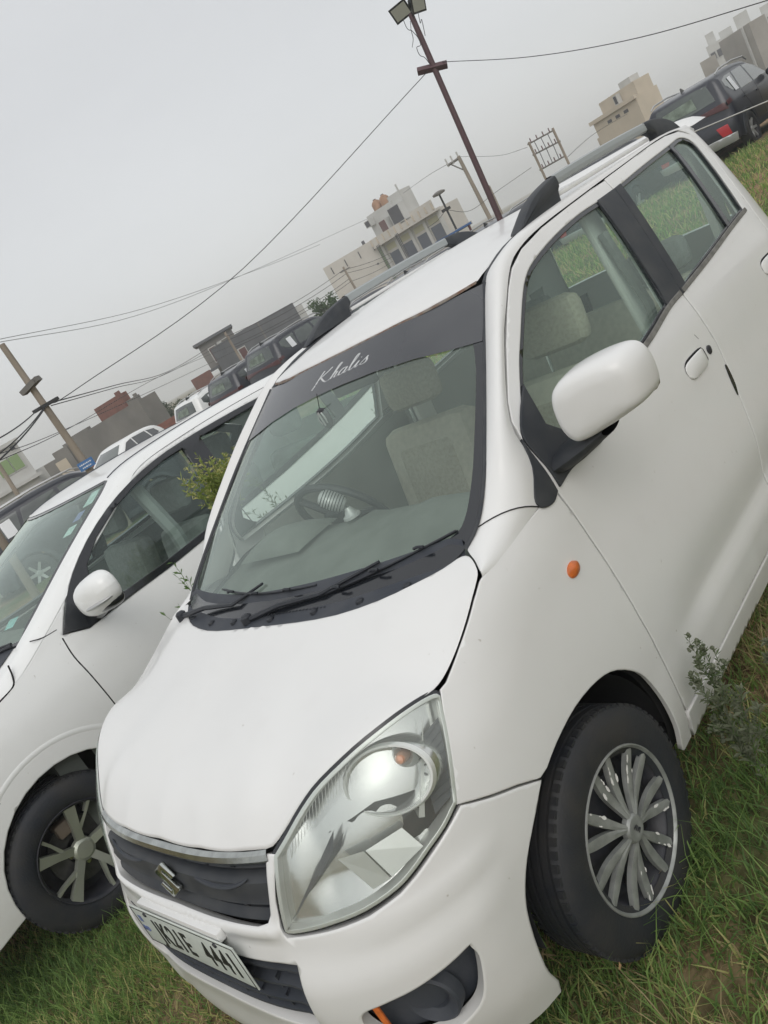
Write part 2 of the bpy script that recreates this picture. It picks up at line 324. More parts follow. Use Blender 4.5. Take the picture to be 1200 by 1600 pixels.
def W(u,z):
    u=np.asarray(u,float);z=np.asarray(z,float)
    c=math.pi*K/2
    uu=np.where(u>c,2*c-u,u);sg=np.where(u>c,-1.,1.)
    th=np.clip(uu/K,0,math.pi/2)
    s=np.sin(th);co=np.cos(th);en=3-.35*(lambda t:t*t*(3-2*t))(np.clip((z-.66)/.22,0,1));rho=(s**en+co**en)**(1/en)
    zt=ZT(np.minimum(uu,1.1));fr=np.clip((z-(zt-.17))/.17,0,1.3)**2
    w=np.clip((uu+.35)/.3,0,1);w=w*w*(3-2*w)
    b=YB(z)-.024*fr*w
    # rear taper in plan
    r=np.clip((-uu-2.15)/.6,0,1.2);b=b-.26*r**2.5
    a=NX(z)-.015*fr
    x=np.where(uu<0,uu,a*s/rho);y=b*np.where(uu<0,1,co/rho)
    return AS(np.stack([x,y*sg,z+0*x],-1))
# hood: thin-plate surface through its edges and centre line
_hp=[]
for _u in np.linspace(-.045,1.0996,46):
    _p=W(_u,float(ZT(_u))-.002);_hp+=[(_p[0],_p[1],_p[2])]
for _x,_y,_z in [(.646,0,.812),(.625,0,.836),(.595,0,.858),(.54,0,.884),(.46,0,.912),(.38,0,.937),(.28,0,.965),(.165,0,1.010),(.05,0,1.055),(-.08,0,1.10),
    (.642,.18,.812),(.60,.18,.848),(.54,.2,.880),(.60,.33,.835),(.57,.36,.856),(.50,.36,.890),(.40,.4,.920),(.28,.36,.958),(.28,.52,.945),(.12,.4,1.012),(.12,.55,1.0),(.0,.45,1.05),(.0,.58,1.035),(-.1,.4,1.08),(-.1,.62,1.06)]:
    _hp+=[(_x,_y,_z)]
_hp=np.array([(x,y,z) for x,y,z in _hp]+[(x,-y*float(ASF(x)),z) for x,y,z in _hp if y>.01])
def _tp(a,b):
    r2=((a[:,None,:2]-b[None,:,:2])**2).sum(-1)+1e-12;return .5*r2*np.log(r2)
_n=len(_hp);_A=np.zeros((_n+3,_n+3));_A[:_n,:_n]=_tp(_hp,_hp)+np.eye(_n)*2.5e-3;_A[:_n,_n:]=np.c_[np.ones(_n),_hp[:,:2]];_A[_n:,:_n]=_A[:_n,_n:].T
_hw=np.linalg.solve(_A,np.r_[_hp[:,2],0,0,0])
def H(x,y):
    x,y=np.broadcast_arrays(np.asarray(x,float),np.asarray(y,float));q=np.stack([x.ravel(),y.ravel()],1);out=np.zeros(len(q))
    for i in range(0,len(q),4000):
        k=q[i:i+4000];out[i:i+4000]=_tp(k,_hp)@_hw[:_n]+_hw[_n]+k@_hw[_n+1:]
    return out.reshape(x.shape)
# windshield x=f(y,z)
WZ=pch([1.0,1.035,1.15,1.3,1.42,1.5,1.56],[.125,.075,-.085,-.30,-.485,-.62,-.73])
def WX(y,z):
    y=np.asarray(y,float);k=np.interp(z,[1.03,1.5],[.30,.42])
    return WZ(z)-k*y*y-.0*y**4
_rz=pch([-2.66,-2.5,-2.2,-1.8,-1.3,-1.0,-.85,-.75,-.68,-.62],[1.52,1.56,1.59,1.605,1.605,1.588,1.568,1.550,1.530,1.503])
def RZ(x,y): return _rz(x)-.14*np.asarray(y,float)**2

_rest = lambda: None
def Wd(u, z):                                    # bumper skin: W with its mouldings
    u = np.asarray(u, float); z = np.asarray(z, float); P = W(u, z); c = math.pi*K/2; uu = np.where(u > c, 2*c-u, u)
    st = lambda a, b, x: (lambda t: t*t*(3-2*t))(np.clip((x-a)/(b-a), 0, 1))
    d = .016*(1-st(.735, .80, uu))*(1-st(.50, .60, z))*st(.30, .42, uu)        # corner pods beside the lower grille
    d += .018*(1-st(.24, .37, z))*st(.50, .80, uu)                               # chin
    d += .012*np.exp(-((z-.640)/.016)**2)*st(.72, .80, uu)                       # rolled lip under the grille
    d += .008*np.exp(-((z-.600)/.03)**2)*(1-st(.5, .75, uu))*st(.3, .4, uu)
    r = np.hypot(P[..., 0], P[..., 1])+1e-9; q = P.copy(); q[..., 0] += d*P[..., 0]/r; q[..., 1] += d*P[..., 1]/r
    return q
def Wdoor(u, z):
    P = W(u, z); z = np.asarray(z, float); u = np.asarray(u, float); f = np.clip((-u-.42)/.35, 0, 1); f = f*f*(3-2*f)
    s = lambda a, b, x: (lambda t: t*t*(3-2*t))(np.clip((x-a)/(b-a), 0, 1))
    d = .011*s(.62, .46, z)*f - .015*s(.48, .39, z)*f
    q = P.copy(); q[..., 1] -= d; return q
def mirpoly(h): c = math.pi*K; return list(h)+[(c-u, z) for u, z in h[::-1]]
car = empty('hatchback_car', (0, 0, 0), 'white tall hatchback in the foreground with black sun strip, silver roof rails and number plate', 'car')
car_parts = []
# --- dark inner hull so that no gap shows through
def inner(u, z): P = W(u, z); q = P.copy(); r = np.hypot(P[..., 0], P[..., 1])+1e-9; q[..., 0] -= np.where(P[..., 0] > 0, .05*P[..., 0]/r, 0); q[..., 1] -= np.where(np.abs(P[..., 1]) > .05, .035*np.sign(P[..., 1]), 0); return q
arch_pts = [(.176,.605),(.10,.630),(-.002,.641),(-.11,.627),(-.191,.592),(-.269,.519),(-.309,.44),(-.332,.349),(-.338,.27),(-.335,.21)]
arch = smooth_poly(arch_pts, closed=False, k=3)
farch = smooth_poly([(.345,.205),(.352,.277),(.333,.396),(.305,.469),(.262,.531),(.178,.607)], closed=False, k=3)
rarch = [(-2.4+.35*math.cos(a), .30+.35*math.sin(a)) for a in np.linspace(-.25, math.pi+.25, 22)]
hull = [(.36,.2),(.36,.3)]+[(u+0, z+.0) for u, z in farch[3:]]+arch+[(-.38,.2)]+[(-2.0,.2)]+rarch+[(-2.78,.25),(-2.78,1.05),(-.36,1.04),(-.05,.98),(.25,.86),(.35,.75),(.5,.79),(.7,.76),(1.0996,.74),(1.0996,.22)]
o = panel('inner_shell', [(u, z) for u, z in hull], inner, M_dark, car, step=.06, bevel=0, flange=0); mirror(o)
# --- bumper
hb = [(1.0996,.235),(.9,.233),(.75,.222),(.6,.205),(.45,.187),(.352,.172)]+farch+[(.238,.644),(.297,.675),(.359,.711)]
hb += [(.400,.692),(.441,.674),(.480,.656),(.517,.642),(.582,.630),(.644,.626),(.752,.622),(.757,.65),(.748,.70),(.730,.745),(.712,.783),(.735,.787),(.752,.735),(.772,.672),(.783,.658),(.81,.653),(.95,.655),(1.0996,.657)]
fog = smooth_poly([(.443,.474),(.439,.430),(.468,.352),(.510,.322),(.56,.318),(.64,.335),(.668,.39),(.660,.440),(.613,.452),(.551,.457),(.484,.466)], corners=(0,), k=6)
low = [(.750,.566),(.757,.49),(.766,.41),(.785,.388),(.83,.390),(.95,.402),(1.0996,.408)]
lowh = low+[(math.pi*K-u, z) for u, z in low[::-1][1:]]
fogr = [(math.pi*K-u, z) for u, z in fog]
bump = hb+[(math.pi*K-u, z) for u, z in hb[::-1][1:-1]]
o = panel('front_bumper', bump, Wd, M_white, car, holes=[fog, lowh, fogr], step=.022, bevel=.006, flange=.03)
# fog recess, lower grille
def recess(surf, d): return lambda u, z: (lambda P: P-np.stack([P[..., 0]*d/(np.hypot(P[..., 0], P[..., 1])+1e-9), P[..., 1]*d/(np.hypot(P[..., 0], P[..., 1])+1e-9), 0*P[..., 0]], -1))(surf(u, z))
def grow(poly, g): c = np.mean(poly, 0); return [tuple(c+(np.array(p)-c)*g) for p in poly]
o = panel('fog_lamp_recess', grow(fog, 1.06), recess(Wd, .05), M_black2, car, step=.03, bevel=0, flange=0); mirror(o).scale.y = -1.07
pf = Wd(np.array([.565]), np.array([.375]))[0]; pf = Vector(pf)-Vector((.042, .02, 0))
ring = MB().lathe([(-.03,.030),(-.004,.034),(.008,.050),(.010,.054),(.006,.060),(-.02,.064)], 32, 'x'); o = ring.build('fog_lamp_cover', M_black2, car, True); o.matrix_local = Matrix.Translation(pf) @ Matrix.Rotation(.45, 4, 'Z'); c = o.copy(); COL.objects.link(c); c.matrix_local = Matrix.Translation((pf.x, -pf.y, pf.z)) @ Matrix.Rotation(-.45, 4, 'Z')
cap = MB().lathe([(-.012,.034),(-.008,.02),(-.006,.0001)], 24, 'x').build('fog_lamp_blank', M_black, car, True); cap.matrix_local = o.matrix_local.copy()
P = Wd(np.array([.640]), np.array([.405]))[0]-np.array([.018,.008,0])
mb = MB(); T = frame(P, (.45,-.89,0), (0,0,1), (.89,.45,0)); mb.prism([(-.006,-.05),(.007,-.05),(.009,.035),(-.005,.03)], T, .006); mb.build('orange_reflector', M_amber, car, bevel=.001)
o = panel('lower_grille', grow(lowh, 1.04), recess(Wd, .045), M_black2, car, step=.04, bevel=0, flange=0)
mb = MB()
for z in (.540, .500, .455, .425):
    us = np.linspace(.74, math.pi*K-.74, 40); A = recess(Wd, .012)(us, us*0+z); B_ = recess(Wd, .044)(us, us*0+z+.012); C_ = recess(Wd, .044)(us, us*0+z-.006); mb.grid(np.stack([B_, A+np.array([0,0,.004]), A-np.array([0,0,.003]), C_], 1))
o = _sm(mb, 'grille_slats', M_black2, car, 30)
mb = MB()
for u in np.linspace(.83, math.pi*K-.83, 8):
    for z in (.450, .500):
        a = recess(Wd, .016)(np.array([u, u+.004]), np.array([z, z])); b = recess(Wd, .044)(np.array([u, u+.004]), np.array([z, z]))
        mb.add([a[0]+[0,0,-.016], a[0]+[0,0,.016], b[0]+[0,0,.016], b[0]+[0,0,-.016], a[1]+[0,0,-.016], a[1]+[0,0,.016], b[1]+[0,0,.016], b[1]+[0,0,-.016]], [(0,1,2,3),(7,6,5,4),(0,4,5,1)])
mb.build('grille_fins', M_black2, car)
# --- upper grille
gr = [(.728,.793),(.745,.735),(.770,.665),(.783,.648),(.95,.645),(1.0996,.647)]; gro = gr+[(math.pi*K-u, z) for u, z in gr[::-1][1:]]
grille = panel('grille', grow(gro, 1.03), recess(W, .034), M_black, car, step=.04, bevel=0, flange=0)
def strip(name, u0, u1, prof, m, parent, n=60, surf=W, taper=None):
    """profile swept along the front: prof = [(depth out, z)]"""
    us = np.linspace(u0, u1, n); rows = []
    for d, z in prof:
        zz = z(us) if callable(z) else us*0+z; rows.append(recess(surf, -d)(us, zz))
    return _sm(MB().grid(np.stack(rows, 1)), name, m, parent, 35)
strip('chrome_strip', .731, math.pi*K-.731, [(-.03,.794),(-.001,.792),(.004,.788),(.003,.777),(-.003,.770),(-.03,.768)], M_chrome, grille)
strip('grille_bar', .748, math.pi*K-.748, [(-.034,.742),(-.012,.741),(-.004,.734),(-.005,.716),(-.008,.700),(-.006,.690),(-.016,.684),(-.034,.682)], M_black, grille)
strip('grille_bar', .740, math.pi*K-.740, [(-.034,.764),(-.020,.762),(-.016,.756),(-.022,.750),(-.034,.748)], M_black, grille)
strip('grille_bar', .770, math.pi*K-.770, [(-.034,.672),(-.022,.671),(-.014,.662),(-.012,.652),(-.020,.648),(-.034,.646)], M_black, grille)
mb = MB()
for u in (.84,.93,1.02,1.18,1.27,1.36):
    for z0, z1 in ((.655,.684),(.742,.760)):
        a = recess(W, .012)(np.array([u-.006, u+.006]), np.array([z1, z1])); b = recess(W, .034)(np.array([u-.006, u+.006, u]), np.array([z1, z1, z0])); mb.add([a[0], a[1], b[1], b[0], b[2]], [(0,1,2,3),(0,4,1),(0,3,4),(1,4,2)])
mb.build('grille_fins', M_black, grille)
# side louvre slot of the centre bar
for s in (1, -1):
    us = np.linspace(.80, .98, 24); us = us if s > 0 else math.pi*K-us
    t = np.linspace(0, 1, 24); zz = .733-.010*np.sin(t*math.pi)+.010*(1-t)**6
    mb = MB().tube(recess(W, .004)(us, zz), [.0012+.005*math.sin(max(.05, x)*3.0)**.5 if 0 < x < 1 else .001 for x in t], 6); mb.build('bar_ridge', M_black2, grille, True)
# emblem
S_ = [(.50,1.00),(.00,.70),(.00,.62),(.62,.27),(.50,.20),(.17,.385),(.0,.29),(.50,.0),(1.0,.30),(1.0,.38),(.38,.73),(.50,.80),(.83,.615),(1.0,.71)]
em = MB().prism([((x-.5)*.094, (y-.5)*.088) for x, y in S_], frame((.682, 0.004, .714), (0,1,0), (-.20,0,1), (1,0,.20)), .012).build('emblem', M_chrome, grille, bevel=.0018)
# --- hood
hl = [(.250,.677),(.228,.680),(.177,.686),(.120,.697),(.067,.704),(.026,.702),(.000,.688),(-.024,.664),(-.037,.640),(-.030,.618),(-.005,.590),(.040,.520),(.078,.440),(.112,.305),(.127,.160),(.131,.0)]
fr_ = [tuple(W(u, ZT(u)+0*u)[:2]) for u in np.linspace(1.0996, .30, 26)]
hood_o = [(x-.004, y) if i else (x-.004, 0) for i, (x, y) in enumerate(fr_)]
hl = [(float(q[0])-.003, float(q[1])-.007) for q in (W(u, z) for u, z in ((.262,.905),(.19,.938),(.13,.964),(.08,.986),(.035,1.003)))]+[(.004,.690)]+hl[7:]
hood_o = hood_o+[(x, y) for x, y in hl]
hood_o = smooth_poly(hood_o, corners=(0, 26, len(hood_o)-1), k=2, closed=False)
full = hood_o+[(x, -y*float(ASF(x))) for x, y in hood_o[::-1][1:-1]]
def Hs(x, y):
    x = np.asarray(x, float); y = np.asarray(y, float); z = H(x, y)
    # leading edge rolls down
    return np.stack([x+0*y, y+0*x, z], -1)
hood = panel('hood', full, Hs, M_white, car, step=.028, bevel=.006, flange=.02, sign=1)
# --- fenders
fd = [(-.335,.24)]+[]
fend = [(.012,1.008),(.03,1.005),(.08,.986),(.13,.964),(.19,.938),(.262,.905),(.283,.902),(.306,.860),(.329,.800),(.365,.719),(.297,.682),(.238,.651),(.178,.613)]+arch[1:]+[(-.345,.20),(-.400,.20),(-.393,.36),(-.384,.453),(-.358,.622),(-.343,.818),(-.330,.947),(-.321,1.012),(-.305,1.030),(-.24,1.024),(-.14,1.020)]
fender = panel('fender', fend, W, M_white, car, step=.024, bevel=.004, flange=.013); fr = panel('fender', fend, lambda u, z: AS(W(u, z)*np.array([1,-1,1])), M_white, car, step=.03, bevel=.004, flange=.013)
ind_c = W(np.array([-.225]), np.array([.860]))[0]
o = MB().lathe([(-.004,.0001+.026),(.004,.025),(.009,.018),(.011,.0001)], 28, 'y').build('side_indicator', M_amber, car, True); o.location = ind_c; o.scale = (1, 1, .62); o.rotation_euler = (-.06, .0, 0)
o.scale = (1.0, 1, .72); mirror(o)
# wheel arch liners
aa = np.linspace(.02, math.pi-.02, 24); M_liner = mat('arch_liner', (.016,.017,.019), .85)
for (x0, z0, r) in ((0, .285, .352), (-2.4, .295, .345)):
    mb = MB()
    G = np.array([[(x0+r*math.cos(a), y, z0+r*math.sin(a)) for a in aa] for y in (.36, .50, .60, .675)]); mb.grid(G)
    mb.add([(x0+r*math.cos(a), .36, z0+r*math.sin(a)) for a in aa], [tuple(range(len(aa)))])
    o = _sm(mb, 'wheel_arch_liner', M_liner, car); mirror(o)
# --- doors
FG = [(-.331,1.135),(-.350,1.208),(-.387,1.248),(-.524,1.353),(-.627,1.42),(-.698,1.462),(-.772,1.498),(-.872,1.525),(-1.028,1.543),(-1.219,1.552),(-1.40,1.5585)]
seam = [(-1.522,1.5605),(-1.505,1.48),(-1.450,1.30),(-1.402,1.14),(-1.399,1.04),(-1.405,.941),(-1.398,.861),(-1.378,.766),(-1.362,.654),(-1.356,.507),(-1.350,.285)]
fdoor = [(x-.004, z-(.002 if z > 1.3 else 0)) for x, z in FG]+[(x+.003, z-(.004 if i == 0 else 0)) for i, (x, z) in enumerate(seam)]+[(-.405,.285),(-.389,.453),(-.363,.622),(-.348,.818),(-.335,.947),(-.327,1.017),(-.333,1.075)]
win1 = [(-.385,1.09),(-.372,1.155),(-.412,1.212),(-.515,1.294),(-.597,1.346),(-.705,1.412),(-.790,1.455),(-.880,1.480),(-1.05,1.503),(-1.240,1.515),(-1.400,1.514),(-1.385,1.46),(-1.290,1.142),(-1.05,1.112),(-.75,1.094)]
win1 = smooth_poly(win1, corners=(0, 10, 12), k=3)
door = panel('front_door', fdoor, Wdoor, M_white, car, holes=[win1], step=.026, bevel=.004, flange=.03)
RT = [(-1.528,1.5605),(-1.70,1.566),(-1.952,1.574),(-2.12,1.574),(-2.24,1.562),(-2.31,1.530),(-2.325,1.46),(-2.305,1.38),(-2.275,1.28),(-2.262,1.165),(-2.25,1.0),(-2.21,.84),(-2.13,.70),(-2.04,.585),(-2.02,.45),(-2.02,.285)]
rdoor = [(x-.003, z-(.004 if i == 0 else 0)) for i, (x, z) in enumerate(seam)][::-1]+RT
win2 = smooth_poly([(-1.545,1.518),(-1.80,1.530),(-2.07,1.538),(-2.20,1.540),(-2.262,1.50),(-2.25,1.42),(-2.215,1.28),(-2.19,1.190),(-2.0,1.180),(-1.7,1.160),(-1.437,1.142),(-1.49,1.32)], corners=(0, 7, 10), k=3)
rdoor_o = panel('rear_door', rdoor, Wdoor, M_white, car, holes=[win2], step=.028, bevel=.004, flange=.03)
def shrink(poly, d):
    p = np.array(poly); n = len(p); a = .5*np.sum(p[:, 0]*np.roll(p[:, 1], -1)-np.roll(p[:, 0], -1)*p[:, 1]); t = np.roll(p, -1, 0)-np.roll(p, 1, 0); t /= np.linalg.norm(t, axis=1)[:, None]+1e-9; nn = np.stack([-t[:, 1], t[:, 0]], 1)*(1 if a > 0 else -1); return [tuple(x) for x in p+nn*d]
for dr, wn in ((door, win1), (rdoor_o, win2)):
    panel('window_seal', shrink(wn, -.004), W, M_gloss, dr, holes=[shrink(wn, .013)], step=.03, bevel=.002, flange=.012, off=-.004)
    gp = panel('window_glass', shrink(wn, .004), W, M_glasss, dr, step=.05, bevel=0, flange=0, off=-.012)
# black applique of the B pillar and quarter window divider
panel('pillar_trim', [(-1.378,1.518),(-1.5175,1.520),(-1.5005,1.47),(-1.4475,1.30),(-1.3995,1.132),(-1.275,1.132),(-1.30,1.20)], W, M_black, door, step=.03, bevel=.003, flange=.01, off=.0015)
panel('pillar_trim', [(-1.5195,1.520),(-1.575,1.522),(-1.540,1.42),(-1.455,1.137),(-1.4015,1.132),(-1.4490,1.30),(-1.5025,1.47)], W, M_black, rdoor_o, step=.03, bevel=.003, flange=.01, off=.0015)
panel('window_divider', [(-2.072,1.538),(-2.104,1.540),(-2.02,1.186),(-1.985,1.184)], W, M_gloss, rdoor_o, step=.03, bevel=.003, flange=.01, off=-.002)
for dr, pts in ((door, [(-.46,1.082),(-.75,1.090),(-1.05,1.107),(-1.27,1.134),(-1.392,1.140)]), (rdoor_o, [(-1.410,1.140),(-1.7,1.155),(-2.0,1.176),(-2.20,1.187)])):
    pp = np.array(smooth_poly(pts, closed=False)); poly = [(a, b+.010) for a, b in pp]+[(a, b-.006) for a, b in pp[::-1]]
    panel('belt_moulding', poly, W, M_seal, dr, step=.03, bevel=.003, flange=.012, off=.005)
# handles
def handle(dx, z, L, dr):
    cu = [(-L/2, -.012), (-L/2+.01, -.030), (0, -.034), (L/2-.02, -.028), (L/2, 0), (L/2-.02, .024), (0, .027), (-L/2+.01, .020)]
    cu = smooth_poly(cu, k=3)
    panel('door_handle', [(dx+a, z+b) for a, b in cu], lambda u, v: Wdoor(u, v)+np.stack([0*u, .014*(1-((np.asarray(u)-dx)/(L/2))**4)*(1-((np.asarray(v)-z)/.05)**2), 0*u], -1), M_white, dr, step=.012, bevel=.003, flange=.016)
    panel('handle_gap', [(dx+a*1.02-.002, z+b*1.04+.002) for a, b in cu], Wdoor, M_dark, dr, step=.02, bevel=0, flange=0, off=.0012)
    panel('handle_recess', [(dx+a*.8+.005, z-.034+b*1.2) for a, b in cu], lambda u, v: Wdoor(u, v)+.0006*np.stack([0*u, 1+0*u, 0*u], -1), M_white, dr, step=.02, bevel=.004, flange=.0, drop=1.2)
    p = Wdoor(np.array([dx-L/2-.035]), np.array([z-.005]))[0]
    MB().lathe([(.0,.015),(.004,.0145),(.005,.012),(.0055,.0001)], 20, 'y', p).build('key_lock', M_steel, dr, True)
handle(-1.215, .955, .165, door); handle(-2.085, .988, .165, rdoor_o)
panel('latch_cover', smooth_poly([(-1.381,.872),(-1.392,.86),(-1.385,.80),(-1.366,.765),(-1.362,.785),(-1.372,.845)], k=2), Wdoor, M_gloss, door, step=.02, bevel=.002, flange=.004, off=.003)
# mirror sail
panel('mirror_sail', smooth_poly([(-.34,1.160),(-.385,1.205),(-.47,1.255),(-.44,1.15),(-.50,1.095),(-.60,1.070),(-.575,1.018),(-.48,1.024),(-.41,1.030),(-.338,1.022),(-.342,1.08)], corners=(2,3,6,9), k=3), W, M_black, door, step=.03, bevel=.003, flange=.01, off=.007)
panel('sail_corner', smooth_poly([(-.334,1.165),(-.30,1.10),(-.245,1.050),(-.240,1.028),(-.255,1.014),(-.290,1.008),(-.323,1.020),(-.330,1.08)], corners=(0,6), k=3), W, M_black, car, step=.02, bevel=.003, flange=.01, off=.006)
# wing mirror
mb = MB(); rows = []
def mirror_shell():
    # outline in the (y,z) plane, seen from the front
    out = smooth_poly([(.773,1.150),(.779,1.222),(.806,1.264),(.868,1.281),(.944,1.284),(.990,1.272),(1.009,1.236),(1.010,1.185),(.998,1.142),(.955,1.124),(.89,1.108),(.825,1.096),(.790,1.104)], k=4)
    c = np.array([.895,1.19]); out = c+(np.array(out)-c)*.865; G = []
    for t, xo in ((0.0,.058),(.45,.0575),(.72,.054),(.86,.046),(.95,.030),(.99,.006),(1,-.022),(1.0,-.05),(.97,-.062),(.90,-.064)):
        G.append([( -.405+xo-(.25*(y-c[0])*(1)), y, z) for y, z in (c+(out-c)*max(t, .001))])
    G = np.array(G); G = np.concatenate([G, G[:, :1]], 1); return G
wm = empty('wing_mirror'); wm.parent = door
o = _sm(MB().grid(mirror_shell()), 'wing_mirror_shell', M_white, door, 60); bpy.data.objects.remove(wm)
g = MB(); out = np.array(smooth_poly([(.80,1.15),(.81,1.22),(.86,1.26),(.94,1.265),(.985,1.24),(.99,1.18),(.975,1.14),(.88,1.12),(.82,1.11)], k=3)); g.add([(-.462-.25*(y-.895), y, z) for y, z in out], [tuple(range(len(out)))]); g.build('mirror_glass', M_chrome, door)
bs = MB(); sec = []
for x, y, z, a, b in ((-.43,.715,1.060,.085,.030),(-.43,.745,1.068,.080,.028),(-.425,.785,1.080,.066,.024),(-.42,.83,1.096,.056,.020),(-.42,.87,1.112,.05,.018)):
    sec.append([(x+a*math.cos(t), y, z+b*math.sin(t)) for t in np.linspace(0, 2*math.pi, 17)])
_sm(bs.grid(np.array(sec)), 'mirror_arm', M_black, door, 60)
# scratches and scuffs the photograph shows
def scr(parent, pts, r, surf=Wdoor, m=None, name='scratch'):
    q = np.array(smooth_poly(pts, k=4, closed=False)); P = surf(q[:, 0], q[:, 1]); MB().tube([tuple(p) for p in P], r, 4).build(name, m or M_seal, parent)
scr(rdoor_o, [(-1.752,.995),(-1.738,.93),(-1.722,.86),(-1.717,.815)], .0016)
scr(door, [(-1.30,1.02),(-1.31,1.00)], .0012)
# mirror fender-side things to the right side
for d in (door, rdoor_o): mirror(d)
for q in list(COL.objects):                                  # the far door mirror is folded away out of sight in the photograph
    if q.name.startswith(('wing_mirror_shell', 'mirror_glass', 'mirror_arm', 'scratch')) and q.parent is not door: bpy.data.objects.remove(q)
# --- sill
panel('sill', [(-.405,.20),(-.40,.281),(-1.2,.281),(-2.0,.281),(-2.03,.20),(-1.2,.20)], W, M_white, car, step=.04, bevel=.004, flange=.03, off=.006); mirror(COL.objects[-1] if False else [x for x in bpy.data.objects if x.name.startswith('sill')][0])
# --- rear quarter
rq = [(x-.005, z) for x, z in RT[::-1]][:-3]
rqp = [(-2.026,.285)]+[(x-.006, z) for x, z in RT[::-1][1:]]
rqp = [(x-.006, z) for x, z in RT[4:]][::-1]                 # bottom to top along the door edge
rqo = rqp+[(-2.18,1.580),(-2.55,1.560),(-2.64,1.50),(-2.70,1.3),(-2.75,1.05),(-2.79,.8),(-2.79,.3)]+[(a, b) for a, b in rarch if b > .28]
cx = [(a, b) for a, b in rarch if b > .28]
rqo = [(-2.055,.62)]+[(x-.006, z) for x, z in RT[5:14]][::-1][1:]+[(-2.25,1.572),(-2.55,1.565),(-2.64,1.50),(-2.70,1.3),(-2.75,1.05),(-2.79,.8),(-2.79,.3)]+[(-2.4+.35*math.cos(a), .30+.35*math.sin(a)) for a in np.linspace(math.pi, .32, 18)]
o = panel('rear_quarter', rqo, W, M_white, car, step=.035, bevel=.004, flange=.02); mirror(o)
# tailgate
tg = lambda y, z: np.stack([pch([.25,.6,.9,1.1,1.3,1.5,1.56],[-2.84,-2.85,-2.83,-2.80,-2.745,-2.675,-2.64])(z)+.30*np.abs(y/.70)**4, y+0*z, z+0*y], -1)
tg_o = [(-.52,.28),(.52,.28),(.54,.8),(.52,1.1),(.46,1.4),(.42,1.53),(0,1.56),(-.42,1.53),(-.46,1.4),(-.52,1.1),(-.54,.8)]
tw = [(-.46,1.12),(.46,1.12),(.40,1.46),(-.40,1.46)]
o = panel('tailgate', tg_o, tg, M_white, car, holes=[tw], step=.06, sign=-1); panel('rear_window', tw, tg, M_glasss, o, step=.1, bevel=0, flange=0, sign=-1)
# --- pillar and roof side frames
IN = [(.004,.697,1.018),(-.024,.671,1.030),(-.046,.645,1.040),(-.062,.636,1.046),(-.106,.648,1.068),(-.170,.650,1.112),(-.271,.634,1.186),(-.475,.587,1.331),(-.62,.549,1.430),(-.728,.520,1.497),(-.800,.512,1.524),(-.97,.505,1.556),(-1.3,.505,1.572),(-1.7,.505,1.572),(-2.1,.50,1.565),(-2.4,.49,1.552),(-2.56,.46,1.535)]
def wq(x, z): p = W(np.array([x]), np.array([z]))[0]; return tuple(p)
OUT = [wq(.016,1.008),wq(-.03,1.006),wq(-.08,1.010),wq(-.13,1.014),wq(-.24,1.026),wq(-.318,1.10),wq(-.349,1.212),wq(-.522,1.356),wq(-.641,1.430),wq(-.768,1.499),wq(-.872,1.528),wq(-1.03,1.5455),wq(-1.3,1.556),wq(-1.7,1.568),wq(-2.1,1.577),wq(-2.33,1.556),wq(-2.50,1.52)]
BU = [(0,.002,.004),(.002,.008,.010),(.004,.013,.015),(.006,.017,.019),(.010,.022,.020),(.014,.024,.016),(.016,.022,.014),(.014,.020,.014),(.012,.018,.016),(.010,.014,.018),(.006,.010,.018),(0,.009,.014),(0,.008,.012),(0,.008,.012),(0,.008,.012),(-.004,.008,.012),(-.01,.01,.01)]
for nm, a, b in (('fender_cap', 0, 5), ('side_frame', 4, 17)):
    A, B_, U = IN[a:b], OUT[a:b], BU[a:b]
    o = ribbon(nm, A, B_, U, M_white, car, nseg=8); mirror(o)
    sh = lambda L, d: [(x, y*.97, z-d) for x, y, z in L]
    if nm == 'side_frame': o = ribbon('pillar_lining', [(x-.02, y-.005, z-.02) for x, y, z in A], [(x-.02, y-.022, z-.012) for x, y, z in B_], [(0,0,0)]*len(A), M_lining, car); mirror(o)
# seam between cap and frame, and dark gutter under the door gap
o = ribbon('door_seal', [(x-.004, y-.022, z-.006) for x, y, z in OUT[4:]], [(x-.028, y-.012, z-.024) for x, y, z in OUT[4:]], [(0,0,0)]*len(OUT[4:]), M_dark, car, nseg=1); mirror(o)
pa, pb = IN[4], OUT[4]
mb = MB(); mb.tube([tuple(np.array(pa)*(1-t)+np.array(pb)*t+np.array(BU[4])*4*t*(1-t)+np.array([.0,.0012,.0012])) for t in np.linspace(0, 1, 9)], .0016, 5); o = mb.build('panel_seam', M_dark, car, True); mirror(o)
o = ribbon('roof_ditch', [(x, y-.018, z-.002) for x, y, z in IN[9:]], [(x, y+.004, z+.001) for x, y, z in IN[9:]], [(0,0,.003)]*len(IN[9:]), M_black, car, nseg=4); mirror(o)
